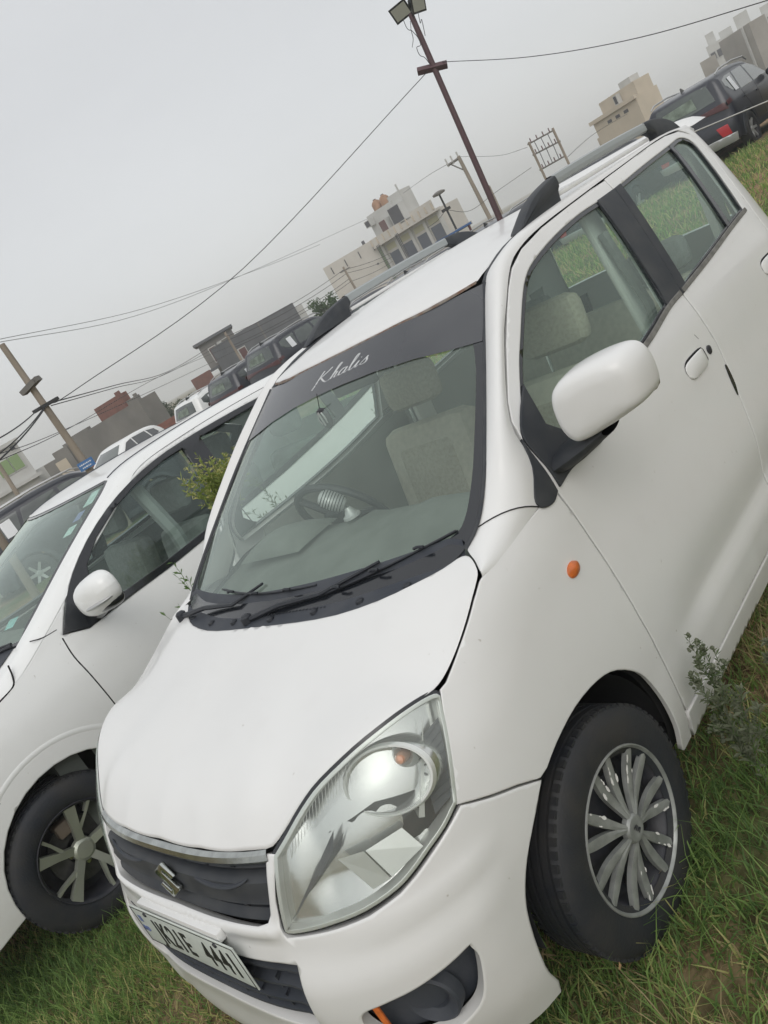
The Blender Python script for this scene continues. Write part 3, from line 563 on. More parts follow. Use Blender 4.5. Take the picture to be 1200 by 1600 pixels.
# --- roof
ro = [(-.640,0),(-.646,.15),(-.668,.33),(-.700,.43),(-.735,.494),(-.80,.494),(-1.0,.488),(-1.6,.487),(-2.2,.482),(-2.45,.47),(-2.62,.42),(-2.66,.2),(-2.66,0)]
ro = ro+[(x, -y) for x, y in ro[::-1][1:-1]]
roof = panel('roof', ro, lambda x, y: np.stack([x+0*y, y+0*x, RZ(x, y)], -1), M_white, car, step=.045, bevel=.006, flange=.02)
panel('roof_lining', ro, lambda x, y: np.stack([x+0*y, y+0*x, RZ(x, y)-.035], -1), M_lining, car, step=.15, bevel=0, flange=0)
SPP = ((-2.46,1.552),(-2.49,1.578),(-2.54,1.598),(-2.60,1.606),(-2.67,1.600),(-2.73,1.582),(-2.755,1.562),(-2.72,1.548),(-2.6,1.54),(-2.5,1.54))
_q = [max(0, 1-abs(y/.505)**5)**.5 for y in np.linspace(-.505, .505, 27)]
sp = MB(); sp.grid(np.array([[(-2.60+(x+2.60)*(.55+.45*k), y, 1.548+(z-1.548)*k) for y, k in zip(np.linspace(-.505, .505, 27), _q)] for x, z in SPP])); _sm(sp, 'rear_spoiler', M_white, car, 60)
# rust-edged front lip of the roof
A = [(x+.004, y, float(RZ(x+.004, y))-.001) for x, y in [(-.738,.492),(-.702,.432),(-.670,.33),(-.648,.15),(-.642,0),(-.648,-.15),(-.670,-.33),(-.702,-.432),(-.738,-.492)]]
o = ribbon('roof_edge_seal', A, [(x+.006, y, z-.007) for x, y, z in A], [(.001,0,.001)]*9, M_rust, car, nseg=3)
# --- roof rails
for s in (1,):
    rl = []
    mb = MB(); f_ = smooth_poly([(-.960,1.560),(-1.02,1.588),(-1.09,1.618),(-1.17,1.638),(-1.255,1.650),(-1.285,1.652),(-1.285,1.618),(-1.262,1.600),(-1.252,1.560)], corners=(0,5,8), k=3)
    mb.prism([(x, z) for x, z in f_], Matrix(((1,0,0,0),(0,0,-1,.536),(0,1,0,0),(0,0,0,1))), .044); a = mb.build('rail_foot', M_black, car, bevel=.009); rl.append(a)
    mb = MB(); f_ = smooth_poly([(-2.035,1.655),(-2.11,1.652),(-2.20,1.636),(-2.28,1.606),(-2.34,1.560),(-2.10,1.560),(-2.09,1.60),(-2.035,1.620)], corners=(0,4,5,7), k=3)
    mb.prism([(x, z) for x, z in f_], Matrix(((1,0,0,0),(0,0,-1,.534),(0,1,0,0),(0,0,0,1))), .042); rl.append(mb.build('rail_foot', M_black, car, bevel=.009))
    mb = MB(); sec = [(.016,.0),(.014,.014),(.004,.018),(-.010,.018),(-.018,.012),(-.018,-.012),(-.010,-.017),(.008,-.017),(.016,-.012)]
    G = [[(x, .514+a, 1.637+.004*math.sin((x+1.27)/-.78*math.pi)+b) for a, b in sec+sec[:1]] for x in np.linspace(-1.279, -2.041, 14)]
    rl.append(_sm(mb.grid(np.array(G)), 'rail_bar', M_rail, car, 40))
    mb = MB().box(-2.03, -1.275, .502, .526, 1.588, 1.602); rl.append(mb.build('rail_plinth', M_white, car, bevel=.004))
for r in rl: mirror(r)

# --- windscreen
def WS(y, z): y, z = np.broadcast_arrays(np.asarray(y, float), np.asarray(z, float)); return np.stack([WX(y, z), y, z], -1)
wl = [(.517,1.496),(.583,1.331),(.630,1.186),(.646,1.112),(.644,1.069),(.628,1.044)]
wtop = [(0,1.505),(.18,1.505),(.35,1.501),(.45,1.498)]
wh = wtop+wl
wbot = [(.60,1.030),(.45,1.022),(.25,1.020),(0,1.020)]
wso = wh+wbot; wso = wso+[(-y, z) for y, z in wso[::-1][1:-1]]
ws = panel('windscreen', wso, WS, M_glassw, car, step=.06, bevel=0, flange=0)
gi = [(0,1.472),(.25,1.470),(.43,1.464),(.487,1.455),(.512,1.42),(.562,1.331),(.602,1.195),(.614,1.129),(.612,1.088),(.590,1.070),(.50,1.060),(.25,1.060),(0,1.062)]
gi = gi+[(-y, z) for y, z in gi[::-1][1:-1]]
panel('windscreen_frit', wso, WS, M_gloss, ws, holes=[smooth_poly(gi, k=3)], step=.05, bevel=0, flange=0, off=.0015)
bd = [(0,1.504),(.18,1.504),(.35,1.500),(.45,1.497),(.515,1.494),(.545,1.430),(.562,1.380),(.45,1.396),(.347,1.412),(.2,1.426),(.073,1.431),(0,1.432)]
bd = bd+[(-y, z) for y, z in bd[::-1][1:-1]]
panel('sun_strip', bd, WS, M_strip, ws, step=.05, bevel=0, flange=0, off=.003)
# script lettering on the sun strip, drawn with pen strokes in the plane of the glass
def script(parent):
    # strokes in em units (x right, y up)
    st = [
     [(.10,1.05),(.02,.80),(-.10,.35),(-.22,-.10),(-.30,-.30)],                       # K stem
     [(.62,1.10),(.40,.85),(.05,.55),(-.02,.52),(.10,.45),(.30,.20),(.55,-.02),(.78,.02),(.95,.15)],
     [(.78,.02),(1.0,.45),(1.22,1.00),(1.20,1.12),(1.10,1.0),(.98,.55),(.85,.02)],     # h
     [(.88,.15),(1.02,.42),(1.14,.46),(1.14,.32),(1.08,.08),(1.16,.0),(1.32,.12)],
     [(1.72,.42),(1.55,.48),(1.36,.28),(1.36,.05),(1.50,.0),(1.66,.20),(1.76,.45),(1.66,.10),(1.72,.0),(1.88,.12)],  # a
     [(1.88,.12),(2.10,.60),(2.24,1.05),(2.18,1.14),(2.08,.95),(1.98,.40),(1.98,.06),(2.08,.0),(2.22,.12)],          # l
     [(2.22,.12),(2.40,.46),(2.32,.12),(2.36,.0),(2.48,.04),(2.60,.16)],[(2.46,.66),(2.49,.70)],                    # i
     [(2.60,.16),(2.86,.52),(2.84,.40),(2.90,.22),(2.86,.04),(2.70,.0),(2.58,.06)],                                  # s
    ]
    mb = MB(); sc = .0235; y0, z0 = -.084, 1.459
    for s in st:
        c = np.array(smooth_poly(s, k=6, closed=False)); c[:, 0] += c[:, 1]*.10
        for i in range(len(c)-1):
            a, b = c[i], c[i+1]; d = b-a; L = np.hypot(*d)+1e-9; n = np.array([-d[1], d[0]])/L
            w = .026+.030*abs(d[1]/L) if d[1] < 0 else .022+.010*abs(d[1]/L)
            q = [a-n*w-d*.1, b-n*w+d*.1, b+n*w+d*.1, a+n*w-d*.1]
            v = []
            for x, y in q:
                yy = y0+x*.079; zz = z0+y*sc; p = WS(yy, zz); v.append((p[0]+.0055+(.0002*(i % 3)), p[1], p[2]))
            mb.add(v, [(0,1,2,3)])
    mb.build('lettering', M_letter, parent)
script(ws)
o = ribbon('screen_side_moulding', [tuple(WS(y-.002, z)+np.array([.002,0,0])) for y, z in wl], [tuple(WS(y+.008, z)+np.array([.004,0,0])) for y, z in wl], [(.004,0,.004)]*len(wl), M_black, car, nseg=4); mirror(o)
# --- cowl
hr = [(-.040,.632),(-.020,.602),(.010,.565),(.040,.520),(.078,.440),(.112,.305),(.127,.160),(.131,0)]
A = [(x+.012, y, float(H(x, y))-.014) for x, y in hr]; A = A+[(x, -y, z) for x, y, z in A[::-1][1:]]
zz = 1.068; Bc = [(float(WX(y*.97, zz))+.004, y*.97, zz+.0) for x, y, z in A]
Bc[0] = (-.070,.622,1.060); Bc[-1] = (-.070,-.622,1.060)
def cowl_row(t, dz): return [tuple(np.array(a)*(1-t)+np.array(b)*t+np.array([0,0,dz])) for a, b in zip(A, Bc)]
rows = [np.array(smooth_poly(r, k=4, closed=False)) for r in (cowl_row(-.08,-.012), cowl_row(0,0), cowl_row(.12,.004), cowl_row(.30,-.006), cowl_row(.55,-.012), cowl_row(.78,-.008), cowl_row(.90,.002), cowl_row(1.0,.003), cowl_row(1.06,-.004))]
cowl = _sm(MB().grid(np.stack(rows, 1)), 'cowl_panel', M_black2, car, 30)
mb = MB()
for y in (-.50,-.33,-.18,.02,.20,.36,.50):
    x = float(np.interp(abs(y), [0,.3,.5,.6], [.105,.085,.035,-.01])); mb.lathe([(0,.012),(.006,.011),(.009,.006),(.009,.0001)], 10, 'z', (x, y, float(H(x, y))-.012))
mb.build('cowl_clips', M_wiper, cowl, True)
mb = MB()
for k in range(26):
    y = -.12+k*.014; x0 = float(np.interp(abs(y), [0,.3,.5], [.092,.078,.03])); mb.box(x0-.03, x0, y, y+.006, float(H(x0, y))-.018, float(H(x0, y))-.009)
mb.build('cowl_vents', M_wiper, cowl)
# --- wipers
def wiper(piv, elbow, tip0, tip1):
    w = MB(); pv = Vector(piv); w.lathe([(-.02,.018),(.012,.017),(.018,.010),(.018,.0001)], 16, 'z', piv)
    arm = [piv, tuple((np.array(piv)+np.array(elbow))/2+np.array([.0,0,.010])), elbow, tuple((np.array(tip0)+np.array(tip1))/2+np.array([.012,0,.014]))]
    w.tube(arm, [.009,.0075,.006,.004], 6)
    a = _sm(w, 'wiper_arm', M_wiper, car, 40)
    b = MB(); t0, t1 = np.array(tip0), np.array(tip1); N_ = 10
    pts = []
    for i in range(N_+1):
        t = i/N_; p = t0*(1-t)+t1*t; p[0] = float(WX(p[1], p[2]))+.012+.010*math.sin(math.pi*t); pts.append(p)
    b.tube(pts, .0030, 6); b.tube([p+np.array([-.006,0,-.004]) for p in pts], .0028, 5)
    for i in (2, 5, 8): b.tube([pts[i]+np.array([.010,-.016,.008]), pts[i]+np.array([.013,0,.012]), pts[i]+np.array([.010,.016,.008])], .004, 5)
    b.build('wiper_blade', M_wiper, a, True)
wiper((.100,-.095,1.028), (.060,.215,1.052), (.050,.20,1.046), (-.094,.600,1.080))
wiper((.030,-.575,1.034), (.055,-.20,1.060), (-.030,-.325,1.082), (.030,.185,1.066))
mbr = None
M_fin = mat('fin_dark', (.05,.058,.068), .4)
# --- headlights
top = [(u, float(ZT(u))-.007) for u in (.712,.683,.634,.58,.496,.416,.349,.300)]
lens = top+[(.289,.893),(.303,.860),(.327,.800),(.361,.722),(.400,.700),(.441,.684),(.480,.666),(.517,.652),(.582,.640),(.644,.636),(.700,.632),(.746,.632),(.750,.65),(.741,.70),(.728,.745),(.718,.778)]
lens = smooth_poly(lens, corners=(0,8,11,17), k=3)
h = panel('headlight', shrink(lens, -.0045), lambda u, z: recess(W, .004)(u, z), M_gloss, car, holes=[shrink(lens, .0025)], step=.03, bevel=.001, flange=.02)
panel('lens_rim', shrink(lens, .001), lambda u, z: recess(W, .001)(u, z), M_reflm, h, holes=[shrink(lens, .009)], step=.03, bevel=.002, flange=.018)
panel('lens', shrink(lens, .001), W, M_clear, h, step=.025, bevel=.003, flange=0, off=.001)
def facet_depth(u, z):
    u = np.asarray(u, float); z = np.asarray(z, float)
    st = lambda a, b, x: (lambda t: t*t*(3-2*t))(np.clip((x-a)/(b-a), 0, 1))
    d = .020+.030*st(.70, .63, u)*st(.62, .70, z)                                   # bucket floor
    ln = .655+(.745-u)*.80                                                         # ridge rising from the lower inner corner
    return d
def hous(u, z):
    P = W(u, z); d = facet_depth(u, z); q = P.copy(); r = np.hypot(P[..., 0], P[..., 1]); q[..., 0] -= d*(.35+.65*P[..., 0]/r); q[..., 1] -= d*P[..., 1]/r*.8; return q
o = panel('reflector_housing', shrink(lens, .006), hous, M_refl, h, step=.010, bevel=0, flange=0)
wallA = shrink(lens, .007); wa = resample(wallA, .02); mb = MB(); G = np.stack([recess(W, .004)(wa[:, 0], wa[:, 1]), hous(wa[:, 0], wa[:, 1])], 1); G = np.concatenate([G, G[:1]]); _sm(mb.grid(G), 'housing_wall', M_reflm, h, 30)
# main bowl
cc = W(np.array([.468]), np.array([.828]))[0]; dirn = Vector((.82,.46,.34)).normalized(); cpos = Vector(cc)-dirn*.030
ex = dirn.cross(Vector((0,0,1))).normalized(); ez = ex.cross(dirn); T = frame(cpos, ex, ez, dirn)
mb = MB(); prof = [(-.055,.0001),(-.053,.014),(-.046,.030),(-.034,.046),(-.018,.059),(.0,.067),(.006,.070),(.008,.073),(.002,.077),(-.05,.080)]
b = mb.lathe(prof, 48, 'z').build('bowl', M_refl, h, True); b.data.transform(T @ Matrix.Diagonal((1.30,.92,1,1)))
mb = MB().lathe([(.006,.068),(.011,.070),(.011,.074),(.003,.078)], 48, 'z'); b = mb.build('bowl_rim', M_reflm, h, True); b.data.transform(T @ Matrix.Diagonal((1.30,.92,1,1)))
mb = MB().lathe([(.018,.0001),(.016,.008),(.008,.012),(-.02,.012)], 20, 'z'); b = mb.build('bulb', M_bulb, h, True); b.data.transform(T @ Matrix.Translation((-.040,.030,-.006)))
mb = MB().lathe([(-.02,.012),(-.010,.020),(-.018,.026),(-.03,.03)], 20, 'z'); b = mb.build('bulb_socket', M_reflm, h, True); b.data.transform(T @ Matrix.Translation((-.040,.030,-.006)))
# dark finned side section, turn section
def q3(u, z, d): return tuple(recess(W, d)(np.array([u]), np.array([z]))[0])
mb = MB(); mb.add([q3(.315,.862,.010), q3(.335,.805,.010), q3(.362,.735,.010), q3(.405,.715,.030), q3(.385,.80,.040), q3(.360,.845,.03)], [(0,1,2,3,4,5)]); mb.build('side_fin_panel', M_fin, h)
mb = MB()
for k in range(8):
    t = k/8; a = np.array(q3(.318+.045*t, .86-.125*t, .006)); b_ = np.array(q3(.385+.02*t, .83-.105*t, .026)); mb.tube([a, b_], .0012, 4)
mb.build('fins', M_black2, h)
mb = MB(); mb.add([q3(.335,.895,.010), q3(.345,.88,.010), q3(.435,.742,.008), q3(.425,.735,.010)], [(0,1,2,3)]); mb.add([q3(.435,.742,.008), q3(.425,.735,.010), q3(.425,.735,.05), q3(.435,.742,.05)], [(0,1,2,3)]); mb.build('divider_blade', M_reflm, h)
mb = MB(); mb.add([q3(.545,.735,.020), q3(.470,.735,.026), q3(.450,.690,.012), q3(.52,.672,.012)], [(0,1,2,3)]); mb.add([q3(.600,.735,.030), q3(.548,.737,.018), q3(.523,.672,.010), q3(.56,.662,.02)], [(0,1,2,3)]); mb.build('reflector_facets', M_reflm, h)
mb = MB()
for k in range(20):
    u = .515+.0085*k; zt_ = float(ZT(u)); mb.tube([q3(u, zt_-.020, .012), q3(u+.010, zt_-.058, .022)], .0006, 4, cap=False)
mb.build('flutes', M_reflm, h)
mb = MB(); mb.add([q3(.735,.648,.012), q3(.60,.755,.020), q3(.57,.775,.034), q3(.59,.745,.040)], [(0,1,2,3)]); mb.add([q3(.735,.648,.012), q3(.725,.655,.012), q3(.585,.790,.02), q3(.60,.755,.020)], [(0,1,2,3)]); mb.build('reflector_blade', M_steel, h)
mirror(h).scale.y = -1.075
# --- number plate
PX, PZ = .738, .563; Tp = frame((PX, 0, PZ), (0,1,0), (.0,0,1), (1,0,0))
Tp = Tp @ Matrix.Rotation(math.radians(-2), 4, 'X')
pl = MB().box(-.25,.25,-.060,.060,-.004,0,Tp).build('number_plate', M_plate, car, bevel=.0015)
mb = MB()
for a in ((-.247,.247,.0545,.0565),(-.247,.247,-.0565,-.0545),(-.247,-.2445,-.0545,.0545),(.2445,.247,-.0545,.0545)): mb.box(a[0],a[1],a[2],a[3],.0002,.0010,Tp)
mb.build('plate_border', M_ink, pl)
text('JK21E', .100, Tp @ Matrix.Translation((-.070,-.005,.0006)), M_ink, pl, sx=.66, bold=.0012, space=1.12)
text('4441', .100, Tp @ Matrix.Translation((.150,-.005,.0006)), M_ink, pl, sx=.66, bold=.0012, space=1.15)
text('IND', .022, Tp @ Matrix.Translation((-.222,-.012,.0006)), M_blue, pl, sx=.9, bold=.0004)
MB().box(-.231,-.213,.012,.032,.0003,.0009,Tp).build('hologram', M_blue, pl)
mb = MB(); 
for x, y in ((-.17,.047),(.17,.047)): mb.lathe([(0,.007),(.003,.006),(.004,.0001)], 12, 'z', (x, y, 0))
o = mb.build('plate_screws', M_steel, pl, True); o.data.transform(Tp)
MB().box(-.20,.19,.048,.074,-.026,-.006,Tp).build('plate_bracket', M_white, car, bevel=.004)
MB().box(-.16,.16,-.055,.045,-.035,-.006,Tp).build('plate_backing', M_black2, car, bevel=.004)
# --- wheels
def tyre(parent, R0, wid, rim, name='tyre'):
    w = wid/2; prof = [(-w*.80,rim-.010),(-w*.92,rim+.004),(-w,rim+(R0-rim)*.40),(-w*.97,rim+(R0-rim)*.68),(-w*.86,R0-.013),(-w*.74,R0-.004)]
    for k, y in enumerate((-.52,-.18,.18,.52)): prof += [(w*(y-.06),R0-.001),(w*(y-.05),R0-.008),(w*(y+.05),R0-.008),(w*(y+.06),R0-.001)]
    prof += [(w*.74,R0-.004),(w*.86,R0-.013),(w*.97,rim+(R0-rim)*.68),(w,rim+(R0-rim)*.40),(w*.98,rim+(R0-rim)*.20),(w*.93,rim+.006),(w*.90,rim+.001),(w*.80,rim-.010)]
    t = _sm(MB().lathe(prof, 72, 'y'), name, M_rubber, parent, 50)
    for s in (-1, 1):                                 # shoulder tread blocks
        mb = MB()
        for k in range(64):
            a = 2*math.pi*k/64
            T_ = Matrix.Rotation(-a, 4, 'Y') @ Matrix.Translation((0, 0, R0-.004)); mb.box(-.009, .008, s*w*.60, s*w*.80, -.006, .0035, T_)
        tag(mb.build('tread_blocks', M_rubber, t), kind='stuff')
    return t
def front_wheel():
    w = empty('wheel'); w.parent = car; tyre(w, .284, .150, .178)
    st = MB().lathe([(-.06,.172),(.035,.172),(.052,.180),(.058,.176),(.050,.166),(.020,.155),(.010,.13),(.018,.10),(.030,.07),(.024,.045),(.024,.0001)], 48, 'y'); _sm(st, 'steel_rim', M_steel, w, 40)
    mb = MB()
    for k in range(16):
        a = 2*math.pi*k/16; T_ = Matrix.Rotation(-a, 4, 'Y') @ Matrix.Translation((.132, .0165, 0)) @ Matrix.Rotation(-math.pi/2, 4, 'X'); mb.prism([(.012*math.cos(t), .010*math.sin(t)) for t in np.linspace(0, 2*math.pi, 10)[:-1]], T_, .0015)
    mb.build('rim_holes', M_dark, w)
    mb = MB()
    for k in range(4):
        a = 2*math.pi*k/4+.4; T_ = Matrix.Translation((.055*math.cos(a), .030, .055*math.sin(a))); mb.lathe([(0,.012),(.014,.012),(.016,.008),(.016,.0001)], 6, 'y', (.055*math.cos(a), .030, .055*math.sin(a)))
    mb.build('wheel_nuts', M_steel, w)
    # hubcap: rim ring, seven pairs of blades, dished centre
    hc = _sm(MB().lathe([(.044,.1785),(.054,.1845),(.059,.1832),(.060,.1805),(.056,.1760),(.050,.174),(.040,.172)], 72, 'y'), 'hubcap', M_hub, w, 40)
    for k in range(7):
        for s in (-1, 1):
            a = 2*math.pi*k/7+math.pi/2+.05; mb = MB(); rs = np.linspace(0, 1, 9); G = []
            for t in rs:
                r = .026+.147*t; ang = a+s*(.085+.098*math.sin(min(1, t*1.3)*math.pi*.5)); half = .0040+.0080*math.sin(t*math.pi*.80)+.0010*t**2; y = .060-.010*math.sin(t*math.pi)-.010*t*t
                c = np.array([r*math.cos(ang), y, r*math.sin(ang)]); tn = np.array([-math.sin(ang), 0, math.cos(ang)])
                G.append([c-tn*half+[0,-.012,0], c-tn*half*.95, c-tn*half*.25*s+[0,.0022,0], c+tn*half*.95, c+tn*half+[0,-.012,0]])
            _sm(mb.grid(np.array(G)), 'spoke', M_hub, hc, 25)
            # chipped paint flakes on some blades
            if (k, s) in ((0,-1),(0,1),(6,1),(4,-1),(2,1),(3,-1),(1,-1)):
                mb = MB(); rr = random.Random(k*3+s)
                for q in range(7):
                    t = rr.choice((.6,.85))+rr.uniform(-.08,.08); r = .026+.147*t; ang = a+s*(.085+.098*math.sin(min(1, t*1.3)*math.pi*.5)); half = .0040+.0080*math.sin(t*math.pi*.80)+.0010*t**2; y = .060-.010*math.sin(t*math.pi)-.010*t*t+.0008
                    sd = s*rr.choice((1, 1, -1)); sz = rr.uniform(.002,.0075); c = np.array([r*math.cos(ang), y+.0005, r*math.sin(ang)]); tn = np.array([-math.sin(ang), 0, math.cos(ang)]); rd = np.array([math.cos(ang), 0, math.sin(ang)])
                    c = c+tn*sd*half*.80; poly = [c+tn*sz*.6*math.cos(z_)*rr.uniform(.6,1.2)+rd*sz*1.5*math.sin(z_)*rr.uniform(.6,1.2)+np.array([0,.0012,0]) for z_ in np.linspace(0, 5.3, 6)]; mb.add(poly, [tuple(range(6))])
                mb.build('paint_chips', M_chip, hc)
    _sm(MB().lathe([(.046,.034),(.058,.033),(.064,.028),(.066,.020),(.064,.012),(.063,.0001)], 32, 'y'), 'centre_cap', M_hub, hc, 30)
    T_ = frame((0,.0662,0), (-1,0,0), (0,0,1), (0,1,0)) @ Matrix.Rotation(-1.1, 4, 'Z'); text('AVI', .016, T_, M_steel, hc, extrude=.0005, bold=.0004)
    return w
w1 = front_wheel()
for q in list(w1.children):
    if q.name.startswith('hubcap'): q.location.y = .0155; q.scale = (1.035, 1, 1.035)
w1.location = (.002, .655, .284); w1.rotation_euler = (0, 0, 0)
def place_wheel(x, y, s):
    c = copy_tree(w1, car); c.location = (x, y, .284); c.rotation_euler = (0, random.uniform(0, 1), 0 if s > 0 else math.pi); return c
place_wheel(0, -.655, -1); place_wheel(-2.4, .655, 1); place_wheel(-2.4, -.655, -1)
lf_ = MB(); lf_.add([(.0,-.006,0),(.009,.000,.004),(.014,.007,0),(.004,.008,-.003),(-.005,.004,.002)], [(0,1,2,3,4)]); o = lf_.build('stuck_leaf', mat('dead_leaf', (.42,.27,.13), .8), w1); o.rotation_euler = (1.2,.3,.4); o.location = (.235,.062,-.165)
dk = MB().lathe([(-.02,.12),(.0,.12),(.0,.03)], 40, 'y', (0,.60,.284)); dk.build('brake_disc', M_steel, car, True)
# --- interior
mb = MB(); mb.box(-2.75,.10,-.66,.66,.22,.26); mb.build('cabin_floor', M_dark, car)
MB().box(.02,.10,-.66,.66,.25,.97).build('bulkhead', M_dark, car)
for s in (1, -1):
    o = panel('door_trim', [(-.46,.30),(-.44,.99),(-.45,1.04),(-.46,1.075),(-1.05,1.095),(-1.38,1.125),(-2.2,1.17),(-2.6,1.20),(-2.6,.30)], lambda u, v: W(u, v)*np.array([1,.91,1]), M_trimg, car, step=.12, bevel=0, flange=0) if s == 1 else mirror(o)
MB().box(-1.35,-.15,-.02,.02,0,0).v
# dashboard
sec = [(.02,1.000),(-.12,1.018),(-.26,1.045),(-.36,1.062),(-.42,1.055),(-.455,1.030),(-.46,.98),(-.44,.85),(-.40,.70)]
ysn = np.linspace(-.64,.64,21); G = np.array([[(x-.05*math.cos(y*2.2)*(0 if i < 2 else 1)+.05+ (0), y, z-(.028*(abs(y)/.6)**2)-(.012 if .05 < abs(y) < .2 else 0)*(1 if i > 2 else 0)) for y in ysn] for i, (x, z) in enumerate(sec)])
dash = _sm(MB().grid(G), 'dashboard', M_dash, car, 40)
mb = MB(); mb.box(-.445,-.425,-.13,.13,.80,.93); mb.build('centre_stack', M_gloss, car, bevel=.006)
G = np.array([[(-.33+(.10*math.cos(t)), -.36+.17*math.sin(a), 1.055+.05*math.sin(t)*math.cos(a)+0) for a in np.linspace(-1.5,1.5,13)] for t in np.linspace(0, math.pi, 9)]); _sm(MB().grid(G), 'instrument_hood', M_dash, car, 40)
sw = empty('steering_wheel'); sw.parent = car; sw.location = (-.60,-.36,.99); sw.rotation_euler = (0, math.radians(-62), 0)
def ringpts(r, n=36): return [(r*math.cos(a), r*math.sin(a), 0) for a in np.linspace(0, 2*math.pi, n+1)]
MB().tube(ringpts(.185), .014, 8).build('steering_rim', M_black, sw, True); MB().box(-.06,.06,-.07,.07,-.03,.01).build('steering_hub', M_black, sw, bevel=.02); mb = MB()
for a in (0, 2.2, -2.2): mb.tube([(0,0,-.01),(.18*math.cos(a+math.pi/2), .18*math.sin(a+math.pi/2), 0)], .013, 6)
mb.build('steering_spokes', M_black, sw, True)
def rbox(x0, x1, y0, y1, z0, z1, name, m, parent, r=.03, rot=0, piv=None):
    o = MB().box(x0, x1, y0, y1, z0, z1).build(name, m, parent, bevel=r)
    if rot:
        pv = Vector(piv or ((x0+x1)/2, 0, z0)); o.data.transform(Matrix.Translation(pv) @ Matrix.Rotation(rot, 4, 'Y') @ Matrix.Translation(-pv))
    return o
M_beige2 = mat('beige_knit', (.40,.36,.28), .9, col2=(.30,.27,.21), nscale=90)
def seat(y, x=-.84):
    s = empty('front_seat', (x, y, .30)); s.parent = car
    a = rbox(-.24,.26,-.23,.23,.10,.26,'cushion',M_beige,s,.05); 
    b = rbox(-.30,-.16,-.23,.23,.22,.80,'backrest',M_beige,s,.05,-.20,(-.23,0,.22)); b2 = rbox(-.285,-.150,-.15,.15,.32,.72,'back_insert',M_beige2,s,.03,-.20,(-.23,0,.22))
    h_ = rbox(-.29,-.19,-.13,.13,.86,1.03,'headrest',M_beige2,s,.04,-.16,(-.23,0,.22)); MB().tube([(-.33,-.05,.78),(-.345,-.05,.90)], .006, 6).build('headrest_post', M_chrome, s); return s
seat(.34); seat(-.34)
rbox(-1.95,-1.50,-.60,.60,.38,.55,'rear_bench',M_beige,car,.05); rbox(-2.10,-1.95,-.60,.60,.50,1.08,'rear_backrest',M_beige,car,.05,-.22,(-2.0,0,.5))
for y in (-.33,.33): rbox(-2.17,-2.07,y-.13,y+.13,1.09,1.22,'rear_headrest',M_grey,car,.035)
mb = MB(); mb.box(-.62,-.60,-.10,.10,1.385,1.45); o = mb.build('rear_view_mirror', M_black, car, bevel=.008)
for y in (.36,-.36): rbox(-.86,-.72,y-.19,y+.19,1.455,1.468,'sun_visor',M_lining,car,.005)
o = MB().tube([(-1.38,.545,1.42),(-1.38,.59,1.15),(-1.32,.58,.6)], .018, 6).build('seat_belt', M_grey, car, True); o2 = mirror(o)
o = rbox(-1.47,-1.36,.60,.625,.3,1.50,'b_pillar_lining',M_lining,car,.01,-.0); o.data.transform(Matrix.Shear('XY', 4, (0, 0)) if False else Matrix.Identity(4))
for v in o.data.vertices: v.co.y -= max(0, v.co.z-1.0)*.22
mirror(o)
o = MB().box(-2.45,-2.30,.50,.53,1.1,1.52).build('c_pillar_lining', M_lining, car); mirror(o)
# things inside the car
mic = empty('microphone_ornament', (-.40,-.085,1.058), 'small silver retro microphone ornament standing on the dashboard of the foreground hatchback', 'ornament')
MB().lathe([(0,.030),(.008,.029),(.014,.020),(.03,.012),(.036,.010)], 20, 'z').build('stand', M_silver, mic, True)
hd = MB().lathe([(-.045,.0001),(-.042,.020),(-.03,.030),(.0,.034),(.03,.031),(.043,.020),(.047,.0001)], 20, 'z').build('head', M_silver, mic, True); hd.scale = (1, .8, 1); hd.location = (.01,-.035,.072); hd.rotation_euler = (.75,.25,.3)
mb = MB()
for z in np.linspace(-.032,.032,8): mb.lathe([(z-.0015,.0345-abs(z)*.12),(z+.0015,.0345-abs(z)*.12)], 20, 'z')
g = mb.build('grille_slots', M_steel, mic, True); g.scale = (1.02,.82,1); g.location = hd.location; g.rotation_euler = hd.rotation_euler
pd = empty('hanging_ornament', (-.45,-.02,1.37), 'dark oval emblem pendant hanging behind the windscreen below the lettering', 'ornament')
mb = MB(); mb.lathe([(-.034,.0001),(-.028,.016),(-.010,.026),(.012,.026),(.028,.018),(.034,.0001)], 20, 'z'); o = mb.build('pendant', M_steel, pd, True); o.scale = (.45,1,1.05)
mb = MB(); mb.tube([(.012,0,-.02),(.014,0,.026)], .003, 5); mb.tube([(.010,-.012,-.014),(.012,-.015,.004),(.010,-.008,.022)], .0025, 5); mb.tube([(.010,.012,-.014),(.012,.015,.004),(.010,.008,.022)], .0025, 5); mb.build('pendant_emblem', M_silver, pd, True)
MB().tube([(0,0,.034),(-.02,0,.075)], .0015, 4).build('cord', M_dark, pd)

